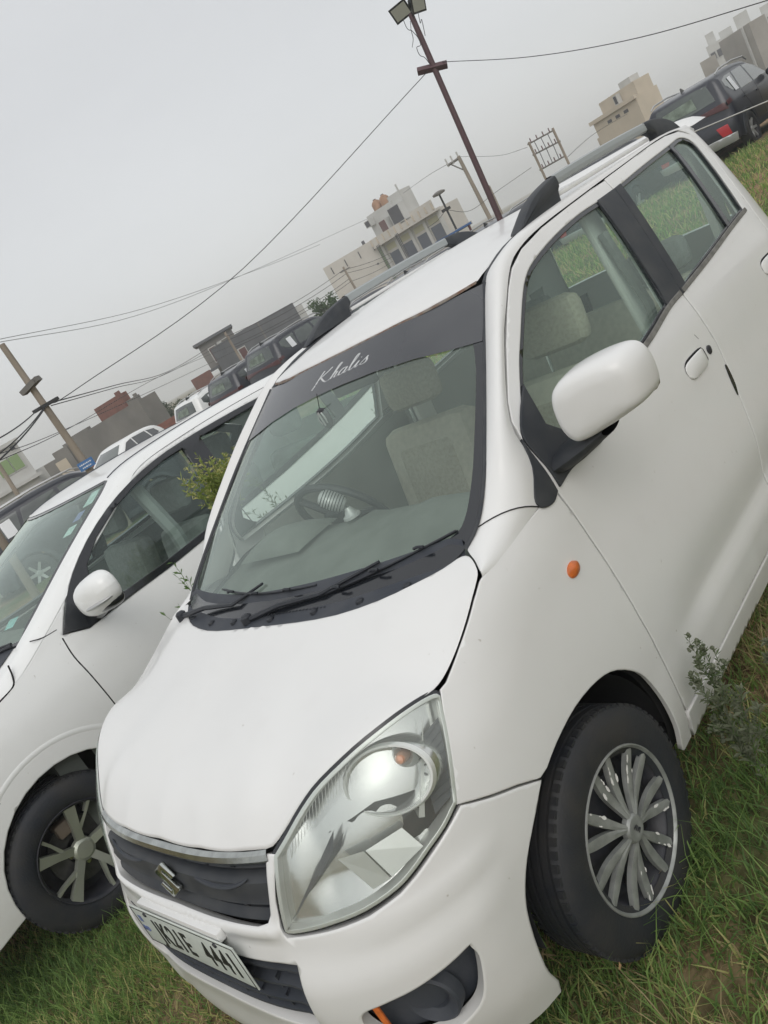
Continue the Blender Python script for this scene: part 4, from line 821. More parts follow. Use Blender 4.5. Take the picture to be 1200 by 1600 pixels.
# ------------------------------------------------------------------ ground
def gz(x, y):
    x = np.asarray(x, float); y = np.asarray(y, float); s = np.clip((-x-3.5)/7, 0, 1); s = s*s*(3-2*s)
    return s*np.clip(.024*(y+16), -.35, .45)
def ground_mat():
    m = bpy.data.materials.new('grassy_soil'); m.use_nodes = True; t = m.node_tree; b = t.nodes['Principled BSDF']; b.inputs['Roughness'].default_value = .95; b.inputs['Specular IOR Level'].default_value = .1
    g = N('ShaderNodeNewGeometry', t); n1 = N('ShaderNodeTexNoise', t); n1.inputs['Scale'].default_value = .9; n1.inputs['Detail'].default_value = 8; n2 = N('ShaderNodeTexNoise', t); n2.inputs['Scale'].default_value = 22; n2.inputs['Detail'].default_value = 6
    for n in (n1, n2): t.links.new(g.outputs['Position'], n.inputs['Vector'])
    r1 = N('ShaderNodeValToRGB', t); r1.color_ramp.elements[0].position = .40; r1.color_ramp.elements[1].position = .62; r1.color_ramp.elements[0].color = (.10, .12, .045, 1); r1.color_ramp.elements[1].color = (.27, .18, .11, 1)
    r2 = N('ShaderNodeValToRGB', t); r2.color_ramp.elements[0].position = .3; r2.color_ramp.elements[1].position = .7; r2.color_ramp.elements[0].color = (.45, .45, .45, 1); r2.color_ramp.elements[1].color = (1.3, 1.3, 1.3, 1)
    mx = N('ShaderNodeMix', t, data_type='RGBA', blend_type='MULTIPLY'); mx.inputs[0].default_value = 1
    t.links.new(n1.outputs[0], r1.inputs[0]); t.links.new(n2.outputs[0], r2.inputs[0]); t.links.new(r1.outputs[0], mx.inputs[6]); t.links.new(r2.outputs[0], mx.inputs[7]); t.links.new(mx.outputs[2], b.inputs['Base Color'])
    bp = N('ShaderNodeBump', t); bp.inputs['Strength'].default_value = .6; bp.inputs['Distance'].default_value = .03; t.links.new(n2.outputs[0], bp.inputs['Height']); t.links.new(bp.outputs[0], b.inputs['Normal']); return m
ax = np.unique(np.r_[np.linspace(-900,-60,12), np.linspace(-60,12,50), np.linspace(12,900,12)]); G = np.array([[(x, y, float(gz(x, y))) for y in ax] for x in ax])
gr = MB().grid(G).build('ground', ground_mat(), None, True); tag(gr, kind='structure')
def blades(name, n, sampler, hmin, hmax, wmin, wmax, mats, weights, seed, lean=.6):
    r = np.random.default_rng(seed); xy = sampler(r, n); n = len(xy); a = r.uniform(0, 2*np.pi, n); L = r.uniform(hmin, hmax, n)*(r.random(n)*.5+.6); w = r.uniform(wmin, wmax, n)
    le = r.uniform(.1, lean, n)+.0; la = r.uniform(0, 2*np.pi, n); d = np.stack([np.cos(la)*le, np.sin(la)*le, np.sqrt(np.clip(1-le**2*.8, .1, 1))], 1); d /= np.linalg.norm(d, axis=1)[:, None]
    s = np.stack([np.cos(a), np.sin(a), 0*a], 1)*w[:, None]; p0 = np.stack([xy[:, 0], xy[:, 1], gz(xy[:, 0], xy[:, 1])-.004], 1)
    mid = p0+d*(L*.55)[:, None]; d2 = d+np.stack([np.cos(la), np.sin(la), -0.8+0*a], 1)*(r.uniform(.1, .7, n))[:, None]; d2 /= np.linalg.norm(d2, axis=1)[:, None]; tip = mid+d2*(L*.5)[:, None]
    V = np.stack([p0-s, p0+s, mid+s*.75, mid-s*.75, tip], 1).reshape(-1, 3)
    b = np.arange(n)*5; me = bpy.data.meshes.new(name); me.vertices.add(n*5); me.vertices.foreach_set('co', V.ravel().astype(np.float32))
    loops = np.stack([b, b+1, b+2, b+3, b+3, b+2, b+4], 1).ravel(); me.loops.add(len(loops)); me.loops.foreach_set('vertex_index', loops.astype(np.int32))
    me.polygons.add(n*2); st = np.stack([np.arange(n)*7, np.arange(n)*7+4], 1).ravel(); me.polygons.foreach_set('loop_start', st.astype(np.int32))
    # colour by patch: dry where the patch noise is high
    pn = np.sin(xy[:, 0]*5.1+1.3*np.sin(xy[:, 1]*3.7))+np.sin(xy[:, 1]*6.3+xy[:, 0]*2.2); mi = np.array([r.choice(len(mats), p=w_) for w_ in [weights]*1][:1]*1)
    u = r.random(n)+.16*pn; cum = np.cumsum(weights); idx = np.clip(np.searchsorted(cum, np.clip(u, 0, .999)), 0, len(mats)-1)
    for m in mats: me.materials.append(m)
    me.polygons.foreach_set('material_index', np.repeat(idx, 2).astype(np.int32)); me.update(calc_edges=True); me.validate()
    o = bpy.data.objects.new(name, me); COL.objects.link(o); tag(o, kind='stuff'); return o
def leafm(name, c, c2): 
    m = mat(name, c, .6, col2=c2, nscale=18, spec=.3); t = m.node_tree; b = t.nodes['Principled BSDF']; o_ = [n for n in t.nodes if n.type == 'OUTPUT_MATERIAL'][0]
    tl = N('ShaderNodeBsdfTranslucent', t); mx = N('ShaderNodeMixShader', t); mx.inputs[0].default_value = .5; t.links.new(b.inputs['Base Color'].links[0].from_socket, tl.inputs[0]); t.links.new(b.outputs[0], mx.inputs[1]); t.links.new(tl.outputs[0], mx.inputs[2]); t.links.new(mx.outputs[0], o_.inputs[0]); return m
G1 = leafm('grass_green', (.23,.36,.10), (.29,.42,.13)); G2 = leafm('grass_dark', (.12,.21,.065), (.16,.26,.085)); G3 = leafm('grass_yellow', (.60,.56,.24), (.52,.52,.21)); G4 = leafm('grass_dry', (.58,.46,.27), (.44,.33,.18))
def region(x0, x1, y0, y1, clump=.0, bare=False):
    def f(r, n):
        c = np.stack([r.uniform(x0, x1, n), r.uniform(y0, y1, n)], 1)
        if clump:
            k = max(8, n//14); cc = np.stack([r.uniform(x0, x1, k), r.uniform(y0, y1, k)], 1); c = cc[r.integers(0, k, n)]+r.normal(0, clump, (n, 2))
        if bare:
            v = np.sin(c[:, 0]*7+2*np.sin(c[:, 1]*5))+np.sin(c[:, 1]*9+c[:, 0]*3)+1.1*np.clip((c[:, 1]-.95)*3, -1, 1); c = c[(v < .55) | (r.random(n) < .22)]
        return c
    return f
o = blades('grass_turf', 64000, region(-.2, 1.7, -2.3, .75), .025, .065, .0012, .0032, [G2, G1, G3, G4], [.24,.42,.20,.14], 3, .95); tag(o, 'short green and yellowing turf in front of the two white cars', 'grass')
o = blades('grass_turf', 44000, region(-2.2, .75, .42, 2.3, .035, True), .03, .11, .0014, .0036, [G2, G1, G3, G4], [.30,.44,.13,.13], 4, .9); tag(o, 'tufted green grass over brown soil beside the sill of the foreground hatchback', 'grass')
o = blades('grass_tall', 4200, region(-1.6, .55, .62, 1.9, .03), .12, .26, .0012, .0028, [G2, G1, G3, G4], [.25,.55,.12,.08], 5, .8); tag(o, 'longer grass blades leaning around the front wheel of the foreground hatchback', 'grass')
o = blades('grass_tall', 6500, region(-.1, 1.25, -2.0, -.9, .03), .06, .15, .0010, .0024, [G2, G1, G3], [.3,.55,.15], 6, .8); tag(o, 'longer blades of grass below the number plate and the neighbouring wheel', 'grass')
o = blades('grass_turf', 60000, region(-16, -2.5, -9, 8, .12), .06, .20, .004, .010, [G2, G1, G3, G4], [.3,.42,.16,.12], 8, .8); tag(o, 'rough grass covering the lot behind the two white cars', 'grass')
# small seed heads and dry bits
def rope(mb, pts, r): mb.tube(pts, r, 4, cap=False)
def weed(name, base, h, seed, label, cat, group=None, m_stem=None, m_leaf=None, spread=.5, nb=9, leaf=.02, flowers=0, m_fl=None, lw=.22, tilt=(0, 0)):
    r = random.Random(seed); e_ = empty(name, base, label, cat, group); st = MB(); lf = MB(); fl = MB()
    def leafq(p, d, L):
        d = Vector(d).normalized(); s = d.cross(Vector((r.uniform(-1,1), r.uniform(-1,1), r.uniform(-1,1)))).normalized()*L*lw; p = Vector(p); up = Vector((0,0,-L*.15))
        lf.add([p, p+d*L*.5+s, p+d*L+up, p+d*L*.5-s], [(0,1,2,3)])
    def branch(p, d, L, lev):
        n = 6; pts = [Vector(p)]; dd = Vector(d).normalized()
        for i in range(n): dd = (dd+Vector((r.uniform(-.14,.14), r.uniform(-.14,.14), r.uniform(-.03,.12)))).normalized(); pts.append(pts[-1]+dd*L/n)
        st.tube(pts, [max(.0006, (.0026 if lev == 0 else .0013)*(1-.8*i/n)*(h/.5)**.5) for i in range(n+1)], 4, cap=False)
        for i in range(1, n+1):
            for q in range(nb if lev else nb//2+1):
                if r.random() < .8: t = r.random(); pp = pts[i-1].lerp(pts[i], t); leafq(pp, Vector((r.uniform(-1,1), r.uniform(-1,1), r.uniform(-.1,1))).normalized()+dd*.4, leaf*r.uniform(.5,1.2))
            if lev < 2 and i > 1:
                for q in range(2 if lev == 0 else 1):
                    if r.random() < .85: branch(pts[i], dd*.8+Vector((r.uniform(-1,1), r.uniform(-1,1), r.uniform(.0,.6)))*spread*1.3, L*r.uniform(.28,.5), lev+1)
        if flowers:
            for q in range(flowers):
                c = pts[-1]+Vector((r.uniform(-1,1), r.uniform(-1,1), r.uniform(-1,1)))*L*.10; s = leaf*.28*r.uniform(.6,1.3)
                fl.add([c+Vector(v)*s for v in ((1,0,0),(-1,0,0),(0,1,0),(0,-1,0),(0,0,1),(0,0,-1))], [(0,2,4),(2,1,4),(1,3,4),(3,0,4),(2,0,5),(1,2,5),(3,1,5),(0,3,5)])
    branch((0,0,0), (tilt[0], tilt[1], 1), h, 0); st.build('stem', m_stem or G2, e_, True); tag(lf.build('leaves', m_leaf or G1, e_), kind='stuff')
    if flowers: tag(fl.build('flower_buds', m_fl or G4, e_), kind='stuff')
    return e_
W1 = leafm('weed_leaf', (.11,.16,.07), (.15,.19,.09)); W2 = leafm('weed_grey', (.24,.26,.18), (.17,.20,.12)); W3 = leafm('bush_leaf', (.30,.36,.10), (.20,.26,.07)); W4 = leafm('bush_tip', (.66,.62,.26), (.54,.54,.20))
weed('flowering_weed', (-.43,.800,0), .33, 11, 'spindly weed with pale seed heads rising beside the sill behind the front wheel', 'weed', m_stem=W1, m_leaf=W1, spread=.45, nb=3, leaf=.022, flowers=4, m_fl=W2, lw=.10, tilt=(.12,.02))
weed('leafy_weed', (-.36,.86,0), .26, 12, 'low leafy weed at the foot of the spindly one behind the front wheel', 'weed', m_leaf=W2, spread=.6, nb=3, leaf=.03, lw=.12)
weed('leafy_weed', (-.62,.92,0), .24, 13, 'grey-green weed with fine leaves in the grass next to the sill', 'weed', m_leaf=W2, spread=.8, nb=8, leaf=.024, lw=.12)
weed('leafy_weed', (-.10,1.03,0), .16, 14, 'small grey-green weed in the grass right of the front wheel', 'weed', m_leaf=W2, spread=.9, nb=8, leaf=.020, lw=.13)
weed('leafy_weed', (-.95,.98,0), .22, 17, 'dark leafy weed far along the sill of the foreground hatchback', 'weed', m_leaf=W1, spread=.8, nb=8, leaf=.026, lw=.12)
def bush(name, base, ztop, rad, seed, label, n=54):
    r = random.Random(seed); e_ = empty(name, base, label, 'bush'); st = MB(); lf = MB(); fl = MB(); z0 = ztop-rad*1.9
    st.tube([(0,0,0),(.01,.01,z0*.6),(0,0,z0)], [.006,.005,.004], 5)
    for i in range(n):
        d = Vector((r.gauss(0,.55), r.gauss(0,.55), r.uniform(.6,1.3))).normalized(); L = rad*r.uniform(.9,2.0); p0 = Vector((r.gauss(0,.012), r.gauss(0,.012), z0-r.uniform(0,rad*.8))); pts = [p0+d*L*t+Vector((0,0,.02*t*t)) for t in (0,.35,.7,1)]
        st.tube([tuple(p) for p in pts], [.0022,.0018,.0014,.0008], 4, cap=False)
        for k in range(46):
            t = r.uniform(.12, 1); p = pts[0].lerp(pts[3], t); a = Vector((r.gauss(0,1), r.gauss(0,1), r.gauss(.5,.8))).normalized(); q = a.cross(Vector((r.gauss(0,1), r.gauss(0,1), r.gauss(0,1)))).normalized(); s_ = r.uniform(.009,.022); mb_ = fl if (t > .66 and r.random() < .75) else lf; s_ *= (.55 if mb_ is fl else 1)
            mb_.add([p, p+a*s_+q*s_*.28, p+a*s_*2, p+a*s_-q*s_*.28], [(0,1,2,3)])
    st.build('stem', W3, e_, True); tag(lf.build('leaves', W3, e_), kind='stuff'); tag(fl.build('flower_buds', W4, e_), kind='stuff'); return e_
bush('yellow_flowering_bush', (-.68,-1.10,0), 1.41, .120, 31, 'bush with yellow-green flower tips between the two white cars')
weed('thin_weed', (-.30,-1.06,0), .84, 24, 'thin dark-leaved weed just showing its tips beside the hood corner between the cars', 'weed', m_stem=G2, m_leaf=G2, spread=.12, nb=2, leaf=.035, lw=.12)
weed('thin_weed', (-1.15,-1.08,0), .86, 26, 'weed seen through the windscreen against the white neighbour car, nearer one', 'weed', m_stem=W1, m_leaf=W1, spread=.25, nb=4, leaf=.035, lw=.10)
weed('thin_weed', (-1.60,-1.10,0), .92, 27, 'feathery weed seen through the windscreen below the hanging pendant', 'weed', m_stem=W1, m_leaf=W1, spread=.35, nb=5, leaf=.035, lw=.10)

# ------------------------------------------------------------------ generic car body (skin across the silhouette + trimmed sides)
def car_body(root, sil, hw, Yt, wheels, wr, paint, corner=.10, taper=(.5,.10,.5,.08), ztop=1.2, sill=.28, side_holes=(), shell_holes=(), bowf=None, step=.06, archr=None):
    pts = np.array(smooth_poly([(x, z, b) for x, z, b in sil], k=5, closed=False)); seg = np.r_[0, np.cumsum(np.hypot(*np.diff(pts[:, :2], axis=0).T))]
    x1, x0 = pts[:, 0].max(), pts[:, 0].min(); fl, fa, rl_, ra = taper
    def Y(x, z):
        x = np.asarray(x, float); a = np.clip((x-(x1-fl))/fl, 0, 1)**2.5*fa; b = np.clip(((x0+rl_)-x)/rl_, 0, 1)**2.5*ra; return hw*Yt(z)-a-b
    tx = np.gradient(pts[:, 0], seg); tz = np.gradient(pts[:, 1], seg)
    def skin(s, t):
        s = np.asarray(s, float); t = np.asarray(t, float); x = np.interp(s, seg, pts[:, 0]); z = np.interp(s, seg, pts[:, 1]); b = np.interp(s, seg, pts[:, 2]); dx = np.interp(s, seg, tx); dz = np.interp(s, seg, tz); L = np.hypot(dx, dz)+1e-9
        nx, nz = -dz/L, dx/L; nx, nz = np.where(True, -nx, nx), -nz          # towards the outside when walking front -> rear over the top
        k = 1-corner/hw; e_ = np.clip((np.abs(t)-k)/(1-k), 0, .995); off = corner*(1-np.sqrt(1-e_*e_)); x = x-nx*off-b*t*t; z = z-nz*off
        return np.stack([x, t*Y(x, z), z], -1)
    smax = seg[-1]; st = [(s, 1.0) for s in np.linspace(0, smax, 60)]; q = skin(np.array([a for a, _ in st]), np.ones(60)); edge = [(float(p[0]), float(p[2])) for p in q]
    poly = list(edge); ar = archr or wr*1.14
    bz = sill; lowr = [edge[-1]]
    for wx in sorted(wheels): lowr += [(wx+ar*math.cos(a), max(bz, wr*1.0+ar*math.sin(a))) for a in np.linspace(math.pi+.12, -.12, 18)]
    poly = edge+lowr[1:]
    side = lambda u, v: np.stack([np.asarray(u, float)+0*v, Y(u, v), np.asarray(v, float)+0*u], -1)
    a = panel('body_side', poly, side, paint, root, holes=side_holes, step=step, bevel=.006, flange=.02, sign=-1 if False else 1); 
    b = mirror(a)
    c = panel('body_shell', [(0,-1),(smax,-1),(smax,1),(0,1)], skin, paint, root, holes=shell_holes, step=step*1.2, bevel=0, flange=0, sign=1)
    return skin, side, seg, pts, Y
def s_at(seg, pts, x, z=None):
    d = (pts[:, 0]-x)**2+(0 if z is None else (pts[:, 1]-z)**2); return float(seg[int(np.argmin(d))])
def simple_wheel(parent, R0, rim, m_rim, spokes=5, wid=.2):
    w = empty('wheel'); w.parent = parent; wd_ = wid/2
    _sm(MB().lathe([(-wd_,rim),(-wd_,R0-.03),(-wd_*.8,R0),(wd_*.8,R0),(wd_,R0-.03),(wd_*1.0,rim+.02),(wd_*.9,rim)], 40, 'y'), 'tyre', M_rubber, w, 40)
    _sm(MB().lathe([(wd_*.88,rim+.002),(wd_*.93,rim-.006),(wd_*.85,rim-.016),(.0,rim-.03),(-.02,.06),(.01,.0001)], 40, 'y'), 'rim', M_steel, w, 40)
    mb = MB()
    for k in range(spokes):
        a = 2*math.pi*k/spokes+.3; T_ = Matrix.Rotation(-a, 4, 'Y'); mb.add([T_ @ Vector(p) for p in ((.03,wd_*.62,-.030),(rim-.012,wd_*.86,-.022),(rim-.012,wd_*.86,.022),(.03,wd_*.62,.030),(.03,wd_*.3,-.03),(rim-.012,wd_*.6,-.022),(rim-.012,wd_*.6,.022),(.03,wd_*.3,.03))], [(0,1,2,3),(0,4,5,1),(3,2,6,7)])
    mb.lathe([(wd_*.5,.055),(wd_*.72,.05),(wd_*.75,.03),(wd_*.75,.0001)], 20, 'y'); mb.build('alloy_spokes', m_rim, w); return w
def put_wheels(root, w, wheels, y, R0):
    first = True
    for x in wheels:
        for s in (1, -1):
            c = w if first else copy_tree(w, root); first = False; c.location = (x, s*y, R0); c.rotation_euler = (0, .3*x, 0 if s > 0 else math.pi)

# ------------------------------------------------------------------ neighbouring white hatchback
C2X, C2Y = .425, -2.375
car2 = empty('neighbour_car', (0, 0, 0), 'white hatchback with dark alloy wheels and black window frame parked beside the foreground car', 'car')
car2.location = (C2X, C2Y, 0)
def L2(pts): return [(x-C2X, z) for x, z in pts]
sil2 = [(.92,.20,.20),(.95,.34,.22),(.95,.55,.24),(.90,.72,.26),(.78,.84,.26),(.45,.95,.16),(.10,1.02,.10),(-.02,1.055,.12),(-.13,1.12,.17),(-.45,1.285,.22),(-.80,1.43,.22),(-.98,1.477,.14),(-1.25,1.500,.04),(-1.7,1.505,0),(-2.2,1.485,0),(-2.75,1.43,-.02),(-2.95,1.38,-.05),(-3.15,1.15,-.08),(-3.25,.95,-.08),(-3.28,.6,-.06),(-3.25,.3,-.05)]
Yt2 = pch([.2,.35,.6,.8,.88,.95,1.03,1.2,1.35,1.45,1.5],[.955,.975,1.0,.998,.985,.962,.930,.872,.805,.750,.690])
win_all = L2([(.050,1.045),(-.050,1.150),(-.150,1.225),(-.300,1.305),(-.476,1.371),(-.643,1.412),(-.822,1.436),(-.997,1.442),(-1.25,1.438),(-1.60,1.420),(-1.95,1.385),(-2.20,1.33),(-2.38,1.235),(-2.34,1.150),(-1.90,1.088),(-1.35,1.038),(-.78,1.012),(-.50,1.003),(-.295,1.005),(-.05,1.003)])
win_s = smooth_poly(win_all, corners=(0,12,13,19), k=2)
# holes inside the black frame
f1 = L2([(-.12,1.045),(-.22,1.215),(-.34,1.290),(-.50,1.350),(-.66,1.388),(-.86,1.412),(-.98,1.412),(-.905,1.045),(-.5,1.035),(-.3,1.037)]); f2 = L2([(-1.10,1.412),(-1.5,1.398),(-1.80,1.362),(-1.88,1.335),(-1.86,1.110),(-1.35,1.068),(-1.03,1.052)])
f3 = L2([(-1.97,1.325),(-2.13,1.30),(-2.27,1.225),(-2.22,1.165),(-1.95,1.125)])
_s = {}
pts_ = np.array(smooth_poly([(x, z, b) for x, z, b in sil2], k=5, closed=False)); sg_ = np.r_[0, np.cumsum(np.hypot(*np.diff(pts_[:, :2], axis=0).T))]
sa, sb = s_at(sg_, pts_, -.10, 1.10), s_at(sg_, pts_, -.93, 1.465); ra_, rb_ = s_at(sg_, pts_, -2.98, 1.36), s_at(sg_, pts_, -3.20, 1.05)
wsh = [(sa,-.90),(sa+.10,-.90),(sb-.03,-.865),(sb,-.82),(sb,.82),(sb-.03,.865),(sa+.10,.90),(sa,.90)]
skin2, side2, seg2, pts2, Y2f = car_body(car2, sil2, .885, Yt2, [0, -2.52], .315, M_white2, corner=.045, taper=(.55,.20,.6,.16), side_holes=[win_s], shell_holes=[wsh, [(ra_,-.8),(rb_,-.85),(rb_,.85),(ra_,.8)]], step=.032, sill=.22, archr=.352)
body2 = [x for x in car2.children if x.name.startswith('body_side')][0]
o = panel('window_frame', shrink(win_s, .002), side2, M_gloss, car2, holes=[f1, f2, f3], step=.05, bevel=.003, flange=.02, off=.006); mirror(o)
for f_ in (f1, f2, f3): o = panel('side_window', shrink(f_, -.004), side2, M_glass2, car2, step=.1, bevel=0, flange=0, off=-.014); mirror(o)
panel('windscreen', wsh, skin2, M_glass2 if False else M_glassw, car2, step=.08, bevel=0, flange=0, off=-.004)
panel('windscreen_frit', shrink(wsh, .001), skin2, M_gloss, car2, holes=[shrink(wsh, .030)], step=.08, bevel=0, flange=0, off=.002-.004)
panel('rear_window', [(ra_,-.8),(rb_,-.85),(rb_,.85),(ra_,.8)], skin2, M_glass2, car2, step=.1, bevel=0, flange=0, off=-.004)
# shut lines, crease mouldings
def seamline(root, side, pts, r=.0035, name='panel_gap', m=None):
    mb = MB(); q = np.array(smooth_poly(pts, k=5, closed=False)); P = side(q[:, 0], q[:, 1]); P[:, 1] -= r*.55; mb.tube([tuple(p) for p in P], r, 6); return mb.build(name, m or M_dark, root, True)
for pl_ in ([(.060,1.035),(.075,.95),(.072,.85),(.066,.706),(.06,.55),(.05,.35)], [(-1.00,1.03),(-.99,.9),(-.98,.7),(-.96,.5),(-.95,.30)], [(.40,.985),(.325,1.00),(.30,1.03),(.285,1.075)], [(.615,.690),(.70,.70),(.78,.71)]):
    o = seamline(car2, side2, L2(pl_)); mirror(o)
seamline(car2, side2, L2([(.055,1.075),(.115,1.082),(.165,1.100)]), .0025)
for s in (1,-1):
    mb = MB(); ss = np.linspace(sb+.02, ra_-.05, 30); P = skin2(ss, ss*0+s*.835); mb.tube([tuple(p+np.array([0,0,.0])) for p in P], .005, 5); mb.build('roof_seam', M_black2, car2, True)
# fender flare ridge above the wheel
mb = MB(); a_ = np.linspace(.1, 2.9, 30); P = side2(.0+.435*np.cos(a_), .315+.435*np.sin(a_)); P[:, 1] -= .0275; mb.tube([tuple(p) for p in P], .030, 14); 
o = mb.build('arch_crease', M_white2, car2, True); mirror(o)
# liners, interior, mirror, sill
aa = np.linspace(-.3, math.pi+.3, 20)
for x0 in (0, -2.52): mb = MB(); G = np.array([[(x0+.352*math.cos(a), y, .315+.352*math.sin(a)) for a in aa] for y in (.45,.6,.72,.86)]); mb.grid(G); mb.add([(x0+.352*math.cos(a), .45, .315+.352*math.sin(a)) for a in aa], [tuple(range(20))]); o = _sm(mb, 'wheel_arch_liner', M_dark, car2); mirror(o)
MB().box(-3.1,.6,-.60,.60,.20,.30).build('underbody', M_dark, car2); MB().box(-.15,-.05,-.8,.8,.3,1.0).build('dashboard_front', M_dash, car2)
G = np.array([[(x, y, z) for y in np.linspace(-.80,.80,7)] for x, z in ((.02,1.03),(-.2,1.02),(-.45,1.03),(-.60,1.0),(-.62,.8))]); _sm(MB().grid(G), 'dashboard', M_dash, car2, 40)
o = panel('door_trim', [(-.2,.35),(-.2,.98),(-2.6,1.02),(-2.6,.35)], lambda u, v: side2(u, v)*np.array([1,.92,1]), M_dash, car2, step=.2, bevel=0, flange=0); mirror(o)
def lining2(u, v): P = skin2(u, v); P = P.copy(); P[..., 2] -= .05; return P
panel('roof_lining', [(sb+.05,-.8),(ra_-.05,-.8),(ra_-.05,.8),(sb+.05,.8)], lining2, M_trimg, car2, step=.2, bevel=0, flange=0)
def seat2(x, y, m=M_grey):
    s = empty('seat', (x, y, .28)); s.parent = car2
    rbox(-.24,.26,-.25,.25,.10,.26,'cushion',m,s,.05); rbox(-.32,-.18,-.25,.25,.22,.80,'backrest',m,s,.06,-.22,(-.25,0,.22)); rbox(-.30,-.20,-.13,.13,.86,1.04,'headrest',m,s,.045,-.18,(-.25,0,.22)); return s
for x, y in ((-1.0,.38),(-1.0,-.38),(-1.9,.38),(-1.9,-.38)): seat2(x, y)
MB().tube([(-1.12,.60,1.36),(-1.12,.70,1.1),(-1.08,.72,.5)], .035, 6).build('pillar_lining', M_trimg, car2, True)
def shell(cx, cy, cz, a, b, c, yaw, pitch=0):
    G = []
    for t in np.linspace(-math.pi/2, math.pi/2, 13):
        row = []
        for q in np.linspace(0, 2*math.pi, 29):
            ct, st_ = math.cos(t), math.sin(t); cq, sq = math.cos(q), math.sin(q); sp_ = lambda v, e_: math.copysign(abs(v)**e_, v)
            row.append((a*sp_(st_, .9)*(1 if st_ > 0 else .35), b*sp_(ct, .7)*sp_(cq, .72), c*sp_(ct, .7)*sp_(sq, .78)))
        G.append(row)
    G = np.array(G); T_ = Matrix.Translation((cx, cy, cz)) @ Matrix.Rotation(yaw, 4, 'Z') @ Matrix.Rotation(pitch, 4, 'X')
    return np.array([[tuple(T_ @ Vector(p)) for p in r] for r in G])
mlx, mly = -.10-C2X, .885+.145
G = shell(mlx, mly, 1.132, .085, .145, .082, .10, .06); G[..., 2] += np.clip((mly-G[..., 1])*-.10, -.02, .02); mb = MB().grid(G); mo = _sm(mb, 'wing_mirror', M_white2, car2, 70); 
G = shell(mlx-.006, mly+.004, 1.095, .070, .122, .045, .10, .06); _sm(MB().grid(G), 'mirror_lower', M_gloss, mo, 70)
G = shell(mlx+.012, mly+.035, 1.105, .078, .098, .012, .10, .10); _sm(MB().grid(G), 'mirror_indicator', M_silver, mo, 70)
mb = MB(); mb.tube([(mlx-.02,.80,1.045),(mlx-.02,.90,1.058),(mlx-.01,.97,1.075)], [.05,.035,.03], 8); _sm(mb, 'mirror_arm', M_gloss, mo, 60); mirror(mo)
panel('lower_cladding', L2([(.05,.22),(.05,.30),(-1.0,.29),(-1.85,.29),(-1.85,.22)]), side2, M_black2, car2, step=.1, bevel=.004, flange=.02, off=.008)
def ss2(x): return s_at(seg2, pts2, x)
# stickers on the windscreen
def stk(s0, s1, t0, t1, m, name='sticker', off=.006): panel(name, [(s0,t0),(s1,t0),(s1,t1),(s0,t1)], skin2, m, car2, step=.05, bevel=0, flange=0, off=off)
stk(sb-.17, sb-.06, .72, .80, M_tealp, off=-.008); stk(sb-.26, sb-.20, .71, .77, M_blue, off=-.008); stk(sb-.35, sb-.29, .71, .78, M_tealp, off=-.008); stk(sa+.13, sa+.18, .64, .72, M_teal, off=-.008)
mb = MB(); P = skin2(np.linspace(sa-.02, sa-.00, 5), np.linspace(.2,.88,5)); mb.tube([tuple(p+np.array([0,0,.014])) for p in P], .008, 6); P = skin2(np.linspace(sa+.03, sa+.015, 6), np.linspace(.15,.86,6)); mb.tube([tuple(p+np.array([0,0,.012])) for p in P], .006, 6); mb.build('wiper', M_wiper, car2, True)
panel('cowl', [(sa-.07,-.86),(sa,-.89),(sa+.012,-.6),(sa+.015,0),(sa+.012,.6),(sa,.89),(sa-.07,.86),(sa-.07,0)], skin2, M_black2, car2, step=.06, bevel=0, flange=0, off=.004)
# its front wheel: tyre, five broad two-tone spokes, brake
M_rotor = mat('brake_rotor', (.10,.10,.10), .4, metal=.6, noise=.3, nscale=30)
w2 = empty('wheel'); w2.parent = car2; tyre(w2, .315, .195, .205)
_sm(MB().lathe([(-.08,.200),(.075,.200),(.088,.207),(.094,.204),(.088,.197),(.070,.190),(-.03,.182),(-.03,.06),(-.03,.0001)], 60, 'y'), 'rim', M_steel, w2, 40)
mb = MB()
for k in range(5):
    a = 2*math.pi*k/5+.62; T_ = Matrix.Rotation(-a, 4, 'Y')
    for sgn, w0, w1_ in ((0,.018,.040),):
        mb.add([T_ @ Vector(p) for p in ((.030,.050,-.018),(.110,.070,-.026),(.194,.088,-.044),(.194,.088,.004),(.110,.072,.006),(.030,.052,.016),(.030,.02,-.018),(.110,.04,-.026),(.194,.06,-.044),(.194,.06,.004),(.110,.04,.006),(.030,.02,.016))], [(0,1,4,5),(1,2,3,4),(0,6,7,1),(1,7,8,2),(5,4,10,11),(4,3,9,10)])
        mb.add([T_ @ Vector(p) for p in ((.085,.064,.010),(.150,.078,.050),(.192,.087,.072),(.194,.087,.058),(.150,.076,.036),(.100,.066,.000),(.085,.04,.010),(.150,.05,.050),(.192,.06,.072),(.194,.06,.058),(.150,.05,.036))], [(0,1,4,5),(1,2,3,4),(0,6,7,1),(1,7,8,2),(4,3,9,10)])
mb.lathe([(.03,.050),(.052,.048),(.060,.034),(.062,.0001)], 30, 'y'); M_alloy = mat('green_grey_alloy', (.38,.40,.34), .3, metal=.5); mb.build('alloy_spokes', M_alloy, w2)
MB().lathe([(.0,.135),(.012,.135),(.012,.06)], 40, 'y').build('brake_disc', M_rotor, w2); c_ = MB().box(-.04,.045,-.03,.04,.085,.15); c_ = c_.build('brake_caliper', mat('rusty_caliper', (.16,.13,.10), .7), w2, bevel=.012)
mb = MB()
for k in range(4): a = 2*math.pi*k/4+.2; mb.lathe([(.0,.014),(.040,.014),(.044,.010),(.044,.0001)], 6, 'y', (.056*math.cos(a), 0, .056*math.sin(a)))
mb.build('wheel_nuts', M_chrome, w2)
for q in [w2]: q.scale = (.96,1,.96)
